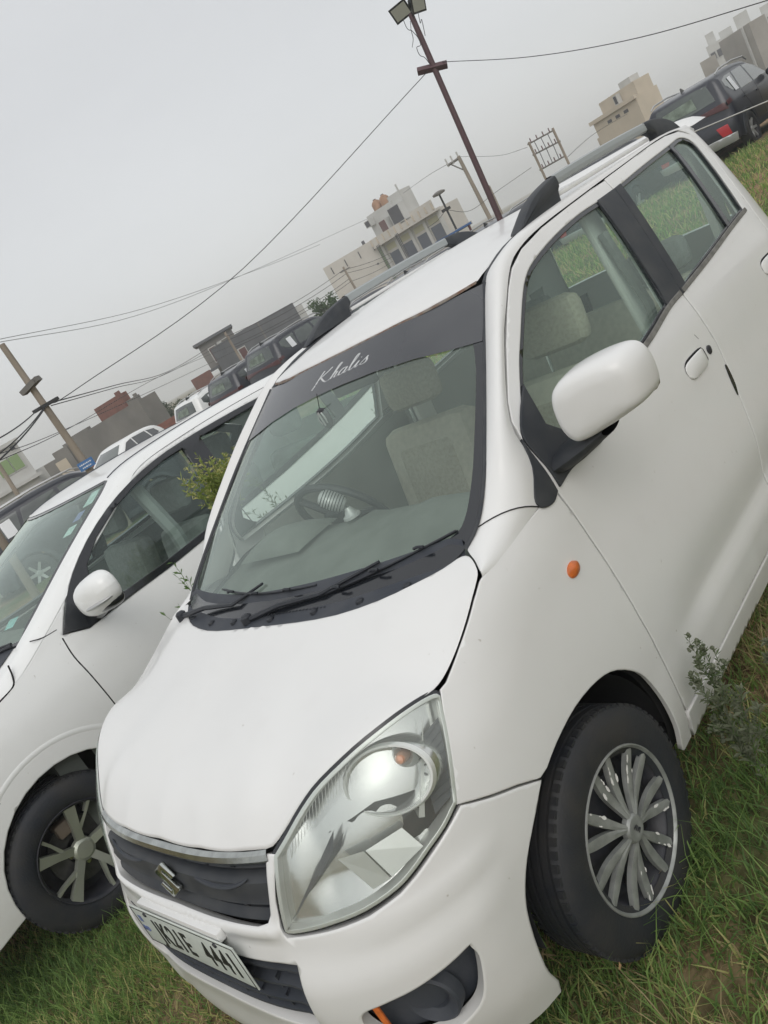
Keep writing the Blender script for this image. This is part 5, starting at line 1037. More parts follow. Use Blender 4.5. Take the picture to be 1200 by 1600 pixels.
w2.location = (.05,.785,.305)
for x, s in ((0,-1),(-2.52,1),(-2.52,-1)): c = copy_tree(w2, car2); c.location = (x, s*.785, .305); c.rotation_euler = (0, .7, 0 if s > 0 else math.pi)

# ------------------------------------------------------------------ dark SUVs in a row
YtS = pch([.25,.45,.7,.9,1.0,1.12,1.3,1.48,1.58,1.66],[.95,.985,1.0,.995,.985,.955,.90,.84,.79,.75])
silS = [(.84,.32,.22),(.90,.5,.24),(.88,.80,.24),(.80,.98,.20),(.45,1.05,.10),(.05,1.09,.08),(-.22,1.13,.12),(-.60,1.35,.16),(-.95,1.53,.14),(-1.25,1.61,.05),(-1.9,1.645,0),(-2.7,1.62,0),(-3.10,1.575,-.03),(-3.20,1.50,-.06),(-3.34,1.20,-.08),(-3.42,1.03,-.10),(-3.45,.85,-.12),(-3.50,.66,-.14),(-3.50,.42,-.14),(-3.44,.30,-.12)]
def make_suv(paint, label, group):
    root = empty('parked_suv', (0, 0, 0), label, 'car', group)
    skin, side, seg, pts, Y = car_body(root, silS, .895, YtS, [0, -2.62], .345, paint, corner=.10, taper=(.5,.16,.5,.10), step=.085, sill=.30, archr=.40)
    wins = [[(-.52,1.13),(-.95,1.40),(-1.22,1.49),(-1.52,1.51),(-1.50,1.12)], [(-1.57,1.12),(-1.60,1.51),(-2.25,1.505),(-2.38,1.12)], [(-2.44,1.13),(-2.33,1.50),(-2.72,1.49),(-2.98,1.44),(-3.00,1.30),(-2.80,1.17)]]
    for w_ in wins: o = panel('side_window', smooth_poly(w_, corners=range(len(w_)), k=2), side, M_dglassS, root, step=.12, bevel=.006, flange=.006, off=.004); mirror(o)
    o = panel('paper_sheet', [(-2.50,1.14),(-2.50,1.44),(-2.71,1.43),(-2.71,1.14)], side, M_paper, root, step=.2, bevel=0, flange=0, off=.012); mirror(o)
    ra, rb = s_at(seg, pts, -3.205, 1.48), s_at(seg, pts, -3.36, 1.16)
    panel('rear_window', smooth_poly([(ra,-.66),(ra+.05,-.72),(rb-.03,-.78),(rb,-.70),(rb+.02,0),(rb,.70),(rb-.03,.78),(ra+.05,.72),(ra,.66),(ra-.02,0)], k=3), skin, M_dglassS, root, step=.12, bevel=.004, flange=.006, off=.006)
    o = panel('window_wrap', [(ra+.10,-.30),(ra+.13,.52),(rb-.06,.60),(rb-.04,-.36)], skin, M_wrap, root, step=.1, bevel=0, flange=0, off=.012)
    l0, l1 = s_at(seg, pts, -3.40, 1.075), s_at(seg, pts, -3.445, .93)
    panel('tail_lamp', [(l0,-.93),(l0+.01,-.5),(l0+.02,0),(l0+.01,.5),(l0,.93),(l1,.96),(l1-.05,.5),(l1-.08,0),(l1-.05,-.5),(l1,-.96)], skin, M_tail, root, step=.08, bevel=.006, flange=.01, off=.012)
    o = panel('tail_lamp', [(-3.36,.98),(-3.14,1.01),(-3.16,1.09),(-3.34,1.07)], side, M_tail, root, step=.08, bevel=.004, flange=.008, off=.010); mirror(o)
    b0, b1 = s_at(seg, pts, -3.50, .62), s_at(seg, pts, -3.47, .36)
    o = panel('bumper_lamp', [(b0-.06,.62),(b0-.06,.86),(b0+.14,.90),(b0+.13,.70)], skin, M_redb, root, step=.06, bevel=.004, flange=.01, off=.010); mirror(o)
    panel('rear_bumper', [(b0+.15,-.97),(b0+.13,-.5),(b0+.13,.5),(b0+.15,.97),(b1+.05,.95),(b1+.06,-.95)], skin, M_silver, root, step=.1, bevel=.012, flange=.02, off=.025)
    panel('number_recess', [(b0-.14,-.26),(b0-.14,.26),(b0-.02,.26),(b0-.02,-.26)], skin, M_black2, root, step=.1, bevel=.006, flange=.01, off=.012)
    for x0 in (0, -2.62):
        a = np.linspace(-.05, math.pi+.05, 20); q = [(x0+.47*math.cos(t), .345+.45*math.sin(t)) for t in a]+[(x0+.395*math.cos(t), .345+.395*math.sin(t)) for t in a[::-1]]
        q = [(x, max(z, .31)) for x, z in q]; o = panel('arch_cladding', q, side, M_black2, root, step=.1, bevel=.006, flange=.012, off=.012); mirror(o)
    o = panel('lower_cladding', [(-.46,.31),(-.46,.42),(-2.16,.42),(-2.16,.31)], side, M_black2, root, step=.2, bevel=.006, flange=.012, off=.010); mirror(o)
    mb = MB()
    mb.tube([(-.95,.70,1.56),(-1.15,.705,1.655),(-1.9,.71,1.69),(-2.7,.70,1.665),(-2.95,.69,1.60)], [.012,.018,.020,.018,.012], 6); o = mb.build('roof_rail', M_silver, root, True); mirror(o)
    mb = MB(); mb.prism([(-2.98,1.60),(-2.80,1.63),(-2.94,1.70)], Matrix(((1,0,0,0),(0,0,-1,.012),(0,1,0,0),(0,0,0,1))), .024); mb.build('antenna_fin', M_gloss, root)
    mb = MB(); 
    for i, (x, z) in enumerate(((-1.62,.93),(-2.42,.96))): mb.box(x-.09, x+.09, .890, .915, z-.014, z+.014)
    o = mb.build('door_handle', paint, root, bevel=.006); mirror(o)
    for q in ([(-1.54,1.10),(-1.55,.8),(-1.52,.45)], [(-2.40,1.10),(-2.38,.95),(-2.22,.72),(-2.12,.45)], [(-.40,1.10),(-.45,.8),(-.44,.45)]): o = seamline(root, side, q, .006); mirror(o)
    G = shell(-.72, .99, 1.12, .10, .10, .075, 0); o = _sm(MB().grid(G), 'wing_mirror', paint, root, 70); mirror(o)
    MB().box(-3.2,.6,-.6,.6,.28,.5).build('underbody', M_dark, root)
    w = simple_wheel(root, .345, .225, M_silver, 6, .21); put_wheels(root, w, [0, -2.62], .80, .345); return root
M_dglassS = mat('suv_glass', (.040,.050,.050), .08, coat=1, col2=(.075,.095,.085), nscale=1.4); M_wrap = mat('plastic_wrap_behind_glass', (.20,.25,.20), .45, noise=.6, nscale=7); M_redb = mat('bumper_lamp_red', (.42,.02,.03), .3, coat=.4); M_tail = mat('tail_bar_red', (.060,.007,.009), .3, coat=.4)
M_suvn = mat('navy_suv_paint', (.018,.021,.032), .34, coat=.35, coat_rough=.1)
def put(o, x, y, rz, z=None): o.location = (x, y, float(gz(x, y)) if z is None else z); o.rotation_euler = (0, 0, rz)
GRP = 'SUVs parked in a row behind the hatchbacks'
s0 = make_suv(M_suvn, 'large navy SUV seen from its rear corner at the top right beyond the hatchback roof', GRP)
put(s0, -20.0, -4.8, math.pi, .20)
def suv_copy(x, y, rz, label, z=None, group=GRP, paint=None):
    c = copy_tree(s0); c['label'] = label; c['group'] = group; put(c, x, y, rz, z)
    if paint:
        for ch in c.children_recursive:
            if ch.type == 'MESH' and ch.name.split('.')[0] in ('body_side', 'body_shell', 'wing_mirror', 'door_handle'):
                ch.data = ch.data.copy(); ch.data.materials[0] = paint
    return c
for x, y, z, lb, pt in ((-16.9,-16.65,.05,'dark SUV in the row, half hidden by the windscreen corner of the foreground hatchback',None), (-16.9,-18.98,-.13,'middle dark SUV of the row seen between the two white car roofs',None), (-16.8,-21.2,-.27,'white SUV at the far left end of the row of dark SUVs',M_white2)):
    suv_copy(x, y, math.pi+.02, lb, z, paint=pt)
for x, y, z, lb in ((-17.6,-14.2,-.22,'dark SUV showing only its roof over the left roof rail of the foreground hatchback'), (-18.2,-11.8,-.20,'dark SUV with its roof just above the foreground roof, near the blue canopy'), (-18.8,-9.5,-.16,'dark SUV roof visible behind the middle of the foreground roof'), (-19.4,-7.2,-.08,'dark SUV hidden to its roof left of the large navy one')):
    suv_copy(x, y, math.pi, lb, z)
suv_copy(-20.4, -2.3, math.pi, 'dark SUV cut by the right edge, beyond the large navy one', .24)
for i, (x, y, lb) in enumerate(((-18.5,1.2,'first'),(-17.5,4.4,'second'),(-16.2,7.8,'third'),(-14.6,11.0,'fourth'))):
    suv_copy(x, y, math.pi+.12, lb+' of the SUVs outside the frame, mirrored in the foreground door windows', .26, paint=(None, M_white2)[i % 2])
c = suv_copy(-6.8, -13.2, math.radians(162), 'dark SUV seen from the side behind the roof of the neighbouring white car', -.20, group='')
del c['group']
# white hatchback in the distance
silH = [(.72,.25,.2),(.78,.45,.2),(.74,.75,.2),(.45,.90,.1),(.05,.98,.1),(-.15,1.02,.14),(-.85,1.40,.12),(-1.2,1.49,.03),(-1.9,1.50,0),(-2.6,1.42,-.04),(-3.0,1.10,-.08),(-3.08,.8,-.1),(-3.08,.35,-.1)]
far = empty('distant_hatchback', (0, 0, 0), 'small white hatchback facing left in front of the brick boundary wall', 'car')
sk_, sd_, sg3, pt3, _y = car_body(far, silH, .85, Yt2, [0, -2.45], .31, M_white2, corner=.10, step=.12, sill=.25)
for w_ in ([(-.42,1.03),(-.95,1.36),(-1.25,1.40),(-1.25,1.02)], [(-1.32,1.02),(-1.32,1.40),(-2.0,1.38),(-2.1,1.03)], [(-2.16,1.05),(-2.08,1.37),(-2.45,1.30),(-2.55,1.12)]): o = panel('side_window', w_, sd_, M_dglass, far, step=.2, bevel=0, flange=.01, off=.006); mirror(o)
a_, b_ = s_at(sg3, pt3, -.2, 1.05), s_at(sg3, pt3, -.85, 1.40); panel('windscreen', [(a_,-.75),(b_,-.68),(b_,.68),(a_,.75)], sk_, M_dglassS, far, step=.2, bevel=0, flange=0, off=.006)
o = panel('headlight', [(.45,.68),(.70,.62),(.66,.74),(.40,.82)], sd_, M_refl, far, step=.2, bevel=0, flange=.01, off=.01); mirror(o)
w = simple_wheel(far, .31, .2, M_silver, 5, .18); put_wheels(far, w, [0, -2.45], .75, .31); _p = (-10.59, -22.45, 0.67); put(far, _p[0], _p[1], .36, _p[2]-.88)

# ------------------------------------------------------------------ buildings
def wallmat(name, c, c2=None, ns=.6, **k): return mat(name, c, .9, col2=c2 or tuple(x*.82 for x in c), nscale=ns, detail=8, spec=.2, **k)
B_cream = wallmat('cream_plaster', (.56,.535,.49), (.50,.475,.43)); B_pale = wallmat('pale_plaster', (.52,.52,.50), (.45,.45,.43)); B_grey = wallmat('raw_cement', (.21,.20,.185), (.155,.15,.14)); B_lgrey = wallmat('pale_cement', (.33,.31,.28), (.27,.25,.225)); B_dgrey = wallmat('dark_cement_sheet', (.125,.13,.14), (.105,.11,.12), 1.4)
B_tan = wallmat('tan_plaster', (.56,.49,.39), (.49,.43,.34)); B_brick = wallmat('far_brick', (.20,.085,.065), (.15,.07,.055), 3); B_green = mat('green_tile', (.20,.30,.12), .6); B_blue = mat('blue_door_paint', (.055,.068,.10), .6); B_dk = mat('dark_opening', (.035,.035,.045), .7); B_yel = mat('yellow_grille', (.42,.41,.25), .8); B_mar = mat('maroon_wood', (.10,.035,.035), .7)
B_conc = mat('pole_concrete', (.30,.255,.205), .9, noise=.25, nscale=3, stretch=(1,1,.3)); B_maroon = mat('maroon_steel', (.085,.038,.045), .55, noise=.2, nscale=6); B_wire = mat('wire_black', (.03,.032,.035), .8); B_orange = mat('orange_tank_plastic', (.36,.19,.10), .7, noise=.3, nscale=2)
class Bld:
    """building with its front from a (left) to b (right) as seen from the car park; local x along the front, y into the depth"""
    def __init__(s, name, a, b, label, cat='building', z0=-1.2):
        s.a = Vector((a[0], a[1], 0)); d = Vector((b[0], b[1], 0))-s.a; s.w = d.length; s.ang = math.atan2(d.y, d.x); s.r = empty(name, (a[0], a[1], 0), label, cat, None, s.ang); s.s = 1
        n = Vector((-math.sin(s.ang), math.cos(s.ang), 0)); c = Vector((1.16, 1.86, 0)); s.s = -1 if (c-s.a).dot(n) > 0 else 1; s.z0 = z0
    def box(s, name, m, x0, x1, y0, y1, z0, z1, parent=None, bevel=0): 
        ya, yb = sorted((y0*s.s, y1*s.s)); return MB().box(x0, x1, ya, yb, z0, z1).build(name, m, parent or s.r, bevel=bevel)
    def win(s, x, z, w, h, m=None, name='window', proud=.05, fr=None):
        f = s.box(name, fr or B_pale, x-w/2-.08, x+w/2+.08, -proud, .02, z-.08, z+h+.08); s.box('pane', m or B_dk, x-w/2, x+w/2, -proud-.03, 0, z, z+h, f); return f
# two-storey house with balcony
h1a, h1b, h1c = (-66.65, -64.67, 6.14), (-71.32, -59.56, 5.40), (-71.79, -50.85, 4.91)
hs = Bld('balcony_house', h1b, h1c, 'cream two-storey house with balcony, blue doors and two orange roof tanks'); Wd1 = hs.w
ztop = 8.0; zs = 6.0
hs.box('wall', B_cream, 0, Wd1, 0, 4, -1.5, 4.75); hs.box('upper_storey', B_pale, -.8, Wd1*.34, 1.0, 4, 4.75, ztop); hs.box('stair_room', B_pale, Wd1*.30, Wd1*.50, 1.3, 3.6, 4.75, 8.5); hs.box('balcony_slab', B_cream, -.3, Wd1+.2, -1.1, .05, 4.55, 4.80)
hs.box('parapet', B_cream, -.3, Wd1*.46, -1.1, -.95, 4.80, 5.55); hs.box('parapet', B_cream, Wd1*.46, Wd1*.68, -1.1, -.95, 4.80, 5.3); hs.box('parapet', B_cream, Wd1*.68, Wd1+.2, -1.1, -.95, 4.80, 5.8)
for k in range(11): hs.box('parapet_pier', B_tan, -.25+k*(Wd1+.3)/10-.06, -.25+k*(Wd1+.3)/10+.10, -1.18, -1.10, 4.80, 5.50)
for k in range(5): hs.box('pillar', B_pale, k*(Wd1-.35)/4, k*(Wd1-.35)/4+.35, -.35, .0, -1.5, 4.55)
for k in range(4):
    cx = .35/2+(k+.5)*(Wd1-.35)/4; wd3 = (Wd1-.35)/4-.75; hs.win(cx, 1.1, wd3, 2.2, B_blue, 'door', fr=B_blue if k % 2 else B_pale); hs.win(cx, 3.6, wd3, .65, B_yel, 'ventilator')
hs.win(Wd1*.17, 5.0, .9, 1.7, B_mar, 'upper_door', -.92); hs.win(Wd1*.41, 5.6, 1.5, 1.7, B_dk, 'upper_window', -1.22); hs.win(-.35, 6.9, .6, .6, B_dk, 'upper_window', -.92)
hs.box('green_pilaster', B_green, -.32, -.02, -.4, .3, -1.5, 4.55); hs.box('roof_post', B_pale, Wd1*.48, Wd1*.497, 1.4, 1.55, 8.5, 9.2)
for i in range(3): hs.box('down_pipe', B_dk, .25+i*.18, .31+i*.18, -1.25, -1.2, -1.5, 4.7); hs.box('down_pipe', B_dk, Wd1*.36+i*.18, Wd1*.36+.06+i*.18, -1.25, -1.2, -1.5, 4.7)
sw_ = Bld('plain_side_block', h1a, h1b, 'plain cream windowless block with narrow slits left of the balcony house'); sw_.box('wall', B_cream, 0, sw_.w-.02, .0, 4, -1.5, 5.55)
for k in range(4): sw_.box('slit', B_dk, sw_.w*(.12+.25*k)-.05, sw_.w*(.12+.25*k)+.06, -.03, .02, 4.4, 5.2)
sw_.box('vent', B_dk, sw_.w*.80, sw_.w*.83, -.03, .02, 2.9, 3.1); sw_.box('roof_box', B_dk, sw_.w*.74, sw_.w*.79, .3, .7, 5.55, 5.95)
for i, fx in enumerate((.02, .16)):
    p = hs.r.matrix_basis @ Vector((Wd1*fx-.1, hs.s*2.6, ztop)); t = empty('water_tank', tuple(p), ('left', 'right')[i]+' one of the two round orange water tanks on the house roof', 'water tank', 'orange tanks on the house roof')
    MB().lathe([(0,.50),(.1,.56),(.75,.56),(1.0,.40),(1.12,.20),(1.16,.19),(1.2,.0001)], 20, 'z').build('tank', B_orange, t, True); MB().lathe([(1.16,.19),(1.24,.18),(1.26,.0001)], 14, 'z').build('lid', B_dk, t, True)
# grey shed and raw two-storey frame
a, b = (-37.68, -51.50, 2.06), (-39.54, -50.10, 2.10); g = Bld('unfinished_house', a, b, 'unfinished dark grey two-storey house with window and outside stair beside the pole'); w_ = g.w
g.box('wall', B_grey, 0, w_, 0, 5, -2, 1.9); g.box('upper_wall', B_grey, -.5, w_+.1, 0, 5, 1.9, 4.0); g.box('roof_slab', B_dgrey, -.8, w_+.3, -.4, 5.3, 4.0, 4.2); g.win(.4, 2.3, .5, 1.1, B_mar); g.win(w_*.62, 2.5, .9, 1.0, B_pale); g.box('floor_slab', B_dgrey, -.6, w_+.2, -.4, .1, 1.8, 2.0)
MB().add([(.3,-.5*g.s,-1),(.8,-.5*g.s,-1),(w_,-.5*g.s,1.8),(w_-.5,-.5*g.s,1.8),(.3,-.9*g.s,-1),(.8,-.9*g.s,-1),(w_,-.9*g.s,1.8),(w_-.5,-.9*g.s,1.8)], [(0,1,2,3),(4,5,6,7),(0,4,7,3),(1,5,6,2)]).build('stair', B_grey, g.r)
a, b = (-36.77, -47.19, 1.97), (-43.54, -46.69, 1.79); g = Bld('long_grey_shed', a, b, 'long dark grey cement building above the row of SUVs'); g.box('wall', B_dgrey, 0, g.w, 0, 3, -2, 3.3)
g.box('joint', B_grey, g.w*.42, g.w*.44, -.03, .02, -2, 3.3); g.box('light_end', B_pale, g.w-.02, g.w+.9, .2, 6, -2, 2.9); g.win(g.w*.07, 1.2, .6, 1.0, B_mar)
a, b = (-40.83, -60.28, 1.87), (-42.41, -59.19, 1.29); g = Bld('brick_shed', a, b, 'small red brick building between the trees and the white SUV'); g.box('wall', B_brick, 0, g.w, 0, 4, -2, 2.1); g.box('lower_wall', B_grey, -.2, g.w*.5, -.5, 0, -2, .6)
# grey cement block building with the brick room on top
a, b = (-23.10, -50.82, 2.30), (-25.18, -42.98, 1.83); g = Bld('grey_block_building', a, b, 'bare grey cement block building with a brick room on its roof, behind the left pole'); w_ = g.w
g.box('wall', B_grey, 0, w_, 0, 1.6, -2, 2.5); g.box('brick_room', B_brick, w_*.50, w_*.78, .3, 1.3, 2.5, 3.4); g.box('coping', B_grey, w_*.1, w_*.36, 0, .3, 2.5, 2.68); g.box('coping', B_grey, w_*.88, w_, 0, .3, 2.5, 2.8); g.box('brick_parapet', B_brick, w_*.78, w_*.82, .3, .5, 2.5, 3.6); g.box('corner_post', B_grey, w_-.12, w_+.05, -.1, .1, -2, 2.95)
a2 = (-21.55, -51.51, 2.74); g2 = Bld('plastered_annex', a2, a, 'paler grey annex with a plastered patch left of the grey block building'); g2.box('wall', B_grey, 0, g2.w+.2, -.4, 1.2, -2, 1.95); g2.box('plaster_patch', B_tan, g2.w*.40, g2.w*.85, -.43, -.38, .5, 1.7); g2.box('coping', B_grey, g2.w*.5, g2.w+.2, -.4, -.1, 1.95, 2.35)
# brick boundary wall in courses
a, b = (-15.77, -36.58, 0.39), (-21.38, -33.58, 0.37); g = Bld('brick_boundary_wall', a, b, 'red brick boundary wall running behind the distant white hatchback', 'wall')
zt_ = (-20.02, -34.41, 0.84)[2]; r_ = random.Random(3); mb = MB(); Lw = g.w; nb_ = int(Lw/.6)
g.box('wall_core', wallmat('brick_mortar', (.19,.12,.10)), 0, Lw, .02, .22, -1.6, zt_)
brm = [wallmat('brick_face', (.19,.075,.055), (.24,.11,.085), 2), wallmat('brick_face_pale', (.26,.17,.145), (.17,.08,.06), 2)]
mbs = [MB(), MB()]
for r in range(12):
    for k in range(int(Lw/.48)):
        x = k*.48+(r % 2)*.24; mbs[1 if r_.random() < .12 else 0].box(x+.01, x+.46, -g.s*.0-.0, .0, 0, 0) if False else mbs[1 if r_.random() < .12 else 0].box(x+.015, x+.465, *sorted((-.03*g.s, .03*g.s)), zt_-.02-(r+1)*.20+.015, zt_-.02-r*.20)
for m_, q in zip(brm, mbs): o = q.build('brick_courses', m_, g.r); o['kind'] = 'stuff'
# white house bottom left
a, b = (-18.85, -56.82, 2.89), (-22.54, -55.43, 3.14); g = Bld('white_house', a, b, 'white two-storey house with green and dark windows at the left edge'); w_ = g.w
g.box('wall', B_pale, 0, w_, 0, 7, -2, 4.4); g.box('cornice', B_pale, -.3, w_+.3, -.4, 0, 1.55, 1.8); g.box('roof_edge', B_pale, -.2, w_+.2, -.3, .1, 4.3, 4.55); g.box('side_block', B_pale, w_-.02, w_+2.0, .8, 6, -2, 2.0)
for x, z, ww, hh, m_ in ((w_*.60,2.6,.9,1.0,B_green),(w_*.82,2.6,.7,1.0,B_green),(w_*.85,-.6,.45,1.3,B_dk),(w_*.97,-.6,.45,1.3,B_dk),(w_*.62,-.6,.45,1.3,B_dk),(w_*.90,3.9,.3,.3,B_dk)): g.win(x, z, ww, hh, m_)
g.win(w_+.9, .6, .4, .4, B_dk); g.win(w_+1.4, -.1, .5, .4, B_dk); 
# tan house at the right, above the roof rail
a, b = (-71.22, -32.21, 4.16), (-69.08, -27.16, 3.92); g = Bld('tan_house', a, b, 'tan plastered two-storey house seen just above the silver roof rail'); w_ = g.w
g.box('wall', B_tan, 0, w_, 0, 2.5, -2, 3.9); g.box('upper_room', B_tan, w_*.18, w_*.98, .5, 2.3, 3.9, 5.0); g.box('floor_band', B_tan, -.2, w_+.1, -.25, 0, 3.75, 4.05); g.box('side_wing', B_tan, -1.4, 0, 1, 2.5, -2, 2.6)
for x in (.36, .55, .74): g.box('slot', B_dk, w_*x-.3, w_*x+.2, -.03, .02, 3.15, 3.4)
g.win(w_*.62, 4.15, .3, .6, B_dk, proud=-.46); g.box('roof_tank', B_pale, w_*.6, w_*.85, 1, 2, 5.0, 5.5)
# pale buildings at the far right
a, b = (-122.43, -38.46, 5.03), (-123.46, -35.13, 5.09); g = Bld('pale_apartment', a, b, 'pale far-off apartment block with stepped roof at the top right'); w_ = g.w; g.box('wall', B_pale, 0, w_, 0, 9, -3, 6.2); g.box('stair_tower', B_pale, w_*.1, w_*.4, 1, 4, 6.2, 7.6); g.box('roof_room', B_pale, w_*.55, w_, 1, 6, 6.2, 7.0)
for k in range(4): g.win(w_*(.15+.23*k), 4.3, .6, .9, B_dk); g.win(w_*(.15+.23*k), 1.8, .6, .9, B_dk)
a, b = (-103.07, -33.30, 3.71), (-103.60, -31.69, 3.85); g = Bld('grey_side_building', a, b, 'low dark grey building left of the pale apartment block'); g.box('wall', B_lgrey, 0, g.w, 0, 3, -3, 4.4)
a, b = (-108.59, -32.50, 4.40), (-104.74, -27.87, 3.83); g = Bld('grey_cement_building', a, b, 'grey cement building with a white pipe, in front of the pale blocks top right'); g.box('wall', B_lgrey, 0, g.w, 0, 2, -3, 5.4); g.box('pipe', B_pale, g.w*.78, g.w*.83, -.2, -.05, .0, 5.4)
a, b = (-142.59, -41.00, 5.15), (-144.61, -33.49, 4.10); g = Bld('white_tower_block', a, b, 'white blocks crowding the top right corner behind the grey building'); w_ = g.w; g.box('wall', B_pale, 0, w_, 0, 3, -3, 6.6); g.box('roof_room', B_pale, w_*.1, w_*.35, .5, 3, 6.6, 8.6); g.box('roof_room', B_pale, w_*.55, w_*.8, .5, 3, 6.6, 7.8)
for k in range(5): g.win(w_*(.1+.19*k), 5.2, .8, .9, B_dk); g.win(w_*(.1+.19*k), 2.6, .8, .9, B_dk)
# blue canopy
p = (-21.56, -14.50, 1.97); t = empty('blue_canopy', (p[0], p[1], 0), 'blue sheet canopy with a pale edge behind the roof of the foreground car', 'canopy', None, 1.0); MB().box(-.75,.75,-.4,.4,p[2]-.30,p[2]-.24).build('sheet', mat('blue_sheet', (.05,.12,.28), .5), t); MB().box(-.75,.75,.40,.43,p[2]-.32,p[2]-.22).build('edge', B_pale, t)
for x in (-.7, .7): MB().tube([(x,.3,-.5),(x,.3,p[2]-.3)], .04, 6).build('post', B_mar, t)
# ------------------------------------------------------------------ poles
def pole(name, top, base, r0, r1, m, label, cat, square=False):
    b = Vector(base); b.z = float(gz(base[0], base[1]))-.3; t = Vector(top); e_ = empty(name, tuple(b), label, cat)
    MB().tube([(0,0,0), tuple(t-b)], [r0, r1], 4 if square else 10).build('shaft', m, e_, not square); return e_, b, t
# the drawn pole direction: continue the visible line down to the ground
def downline(p, q, z=0.0):
    p, q = Vector(p), Vector(q); k = (z-p.z)/(q.z-p.z); return p+(q-p)*k
pt, pb_ = (-15.78, -8.77, 6.20), (-15.68, -8.93, 1.75)
e_, b_, t_ = pole('floodlight_pole', pt, downline(pt, pb_), .075, .060, B_maroon, 'maroon steel floodlight pole with a short cross arm rising above the roof', 'light pole')
ca = (-15.73, -8.85, 4.93); ca = Vector(ca)-b_; va = Vector((-15.56, -9.11, 5.02))-b_; vb = Vector((-15.90, -8.58, 4.82))-b_; MB().tube([tuple(va), tuple(vb)], .085, 4).build('cross_arm', B_maroon, e_)
def flood(px, yaw, pitch, nm='floodlight'):
    T_ = Matrix.Translation(Vector(px)-b_) @ Matrix.Rotation(yaw, 4, 'Z') @ Matrix.Rotation(pitch, 4, 'Y'); mb = MB(); mb.add([T_ @ Vector(v) for v in ((.06,-.22,-.17),(.06,.22,-.17),(.06,.22,.17),(.06,-.22,.17),(-.12,-.13,-.10),(-.12,.13,-.10),(-.12,.13,.10),(-.12,-.13,.10))], [(3,2,1,0),(4,5,6,7),(0,1,5,4),(1,2,6,5),(2,3,7,6),(3,0,4,7)])
    o = mb.build(nm, M_gloss, e_); MB().add([T_ @ Vector(v) for v in ((.065,-.18,-.13),(.065,.18,-.13),(.065,.18,.13),(.065,-.18,.13))], [(0,1,2,3)]).build('lamp_glass', mat('lamp_glass', (.38,.39,.34), .25), o)
_cy = math.atan2(1.86+11, 1.16+16)
flood((-15.70, -8.90, 6.22), _cy-.45, .42); flood((-15.88, -8.61, 6.16), _cy+.75, .42)
mb = MB()
for q in (((630,30),(636,44),(642,46),(641,33)), ((642,46),(645,60),(644,74)), ((642,46),(652,58),(657,70),(650,74),(655,86),(664,90),(672,101)), ((655,20),(657,36),(660,34),(664,56))): pass
e5 = [(-15.59, -8.88, 6.04), (-15.59, -8.89, 5.85), (-15.62, -8.84, 5.78), (-15.65, -8.78, 5.93)]; e6 = [(-15.62, -8.84, 5.78), (-15.60, -8.87, 5.61), (-15.54, -8.95, 5.47)]; e7 = [(-15.62, -8.84, 5.78), (-15.65, -8.79, 5.59), (-15.64, -8.80, 5.42), (-15.59, -8.88, 5.42), (-15.58, -8.89, 5.26), (-15.62, -8.83, 5.16), (-15.64, -8.80, 4.99)]; e8 = [(-15.77, -8.59, 6.00), (-15.74, -8.64, 5.78), (-15.77, -8.59, 5.83), (-15.73, -8.66, 5.52)]
for q in (e5, e6, e7, e8): mb.tube([tuple(Vector(v)-b_) for v in smooth_poly(q, k=4, closed=False)], .008, 4)
mb.build('lamp_cable', B_wire, e_); 
# concrete pole on the left
pt, pb_ = (-5.63, -12.63, 3.89), (-5.68, -12.60, 1.15)
eL, bL, tL = pole('concrete_pole', pt, downline(pt, pb_), .085, .055, B_conc, 'tall tapering concrete utility pole at the left with a small blue sign', 'utility pole')
for q, w_ in (((-5.59, -12.57, 3.03), .17), ((-5.70, -12.54, 3.06), .12)):
    p = Vector(q)-bL; MB().box(-.10,.10,-w_,w_,-.04,.05).build('lamp_bracket', B_grey, eL, loc=tuple(p)).rotation_euler = (.25,0,.7)
p = Vector((-5.65, -12.56, 2.63))-bL; mb = MB(); mb.box(-.05,.05,-.26,.26,-.03,.03); mb.build('insulator_arm', B_wire, eL, loc=tuple(p)).rotation_euler = (0,0,.75)
p = Vector((-5.62, -12.47, 1.38))-bL; sg = MB().box(-.01,.01,-.15,.15,-.08,.08).build('blue_sign', mat('sign_blue', (.05,.16,.38), .5), eL, loc=tuple(p)); sg.rotation_euler = (.0,0,_cy+.15+.1)
T_ = frame((.012,0,.03), (0,1,0), (0,0,1), (1,0,0)); mb = MB()
for r, (y0, y1) in enumerate(((-.12,.12),(-.09,.09))):
    yy = y0
    while yy < y1: L_ = random.uniform(.015,.04); mb.box(.0105,.013,yy,min(y1, yy+L_),.012-r*.06,.036-r*.06); yy += L_+.012
mb.build('sign_print', M_paper, None).parent = sg
# other poles
def simple_pole(u, b, r0, label, arms=(), name='utility_pole', m=B_conc, square=False):
    t = Vector(u); bb = Vector(b) if b else None; base = downline(u, b) if b else Vector((t.x, t.y, 0)); return pole(name, u, base, r0, r0*.75, m, label, 'utility pole', square)
ec, bc, tc_ = simple_pole((-38.96, -24.49, 5.07), (-38.99, -24.44, 1.85), .13, 'pale concrete pole with a side arm next to the maroon pole'); MB().tube([tuple(Vector((-38.99, -24.44, 4.97))-bc), tuple(Vector((-38.55, -25.10, 4.94))-bc)], .07, 4).build('side_arm', B_grey, ec); MB().tube([tuple(Vector((-38.97, -24.47, 4.22))-bc), tuple(Vector((-38.67, -24.92, 4.89))-bc)], .035, 4).build('brace', B_grey, ec)
mb = MB()
for q in ((-38.58, -25.06, 5.10), (-38.75, -24.80, 5.10), (-38.95, -24.50, 5.12)): p = Vector(q)-bc; mb.tube([tuple(p-Vector((0,0,.25))), tuple(p+Vector((0,0,.2)))], .05, 6)
mb.build('insulator', B_pale, ec)
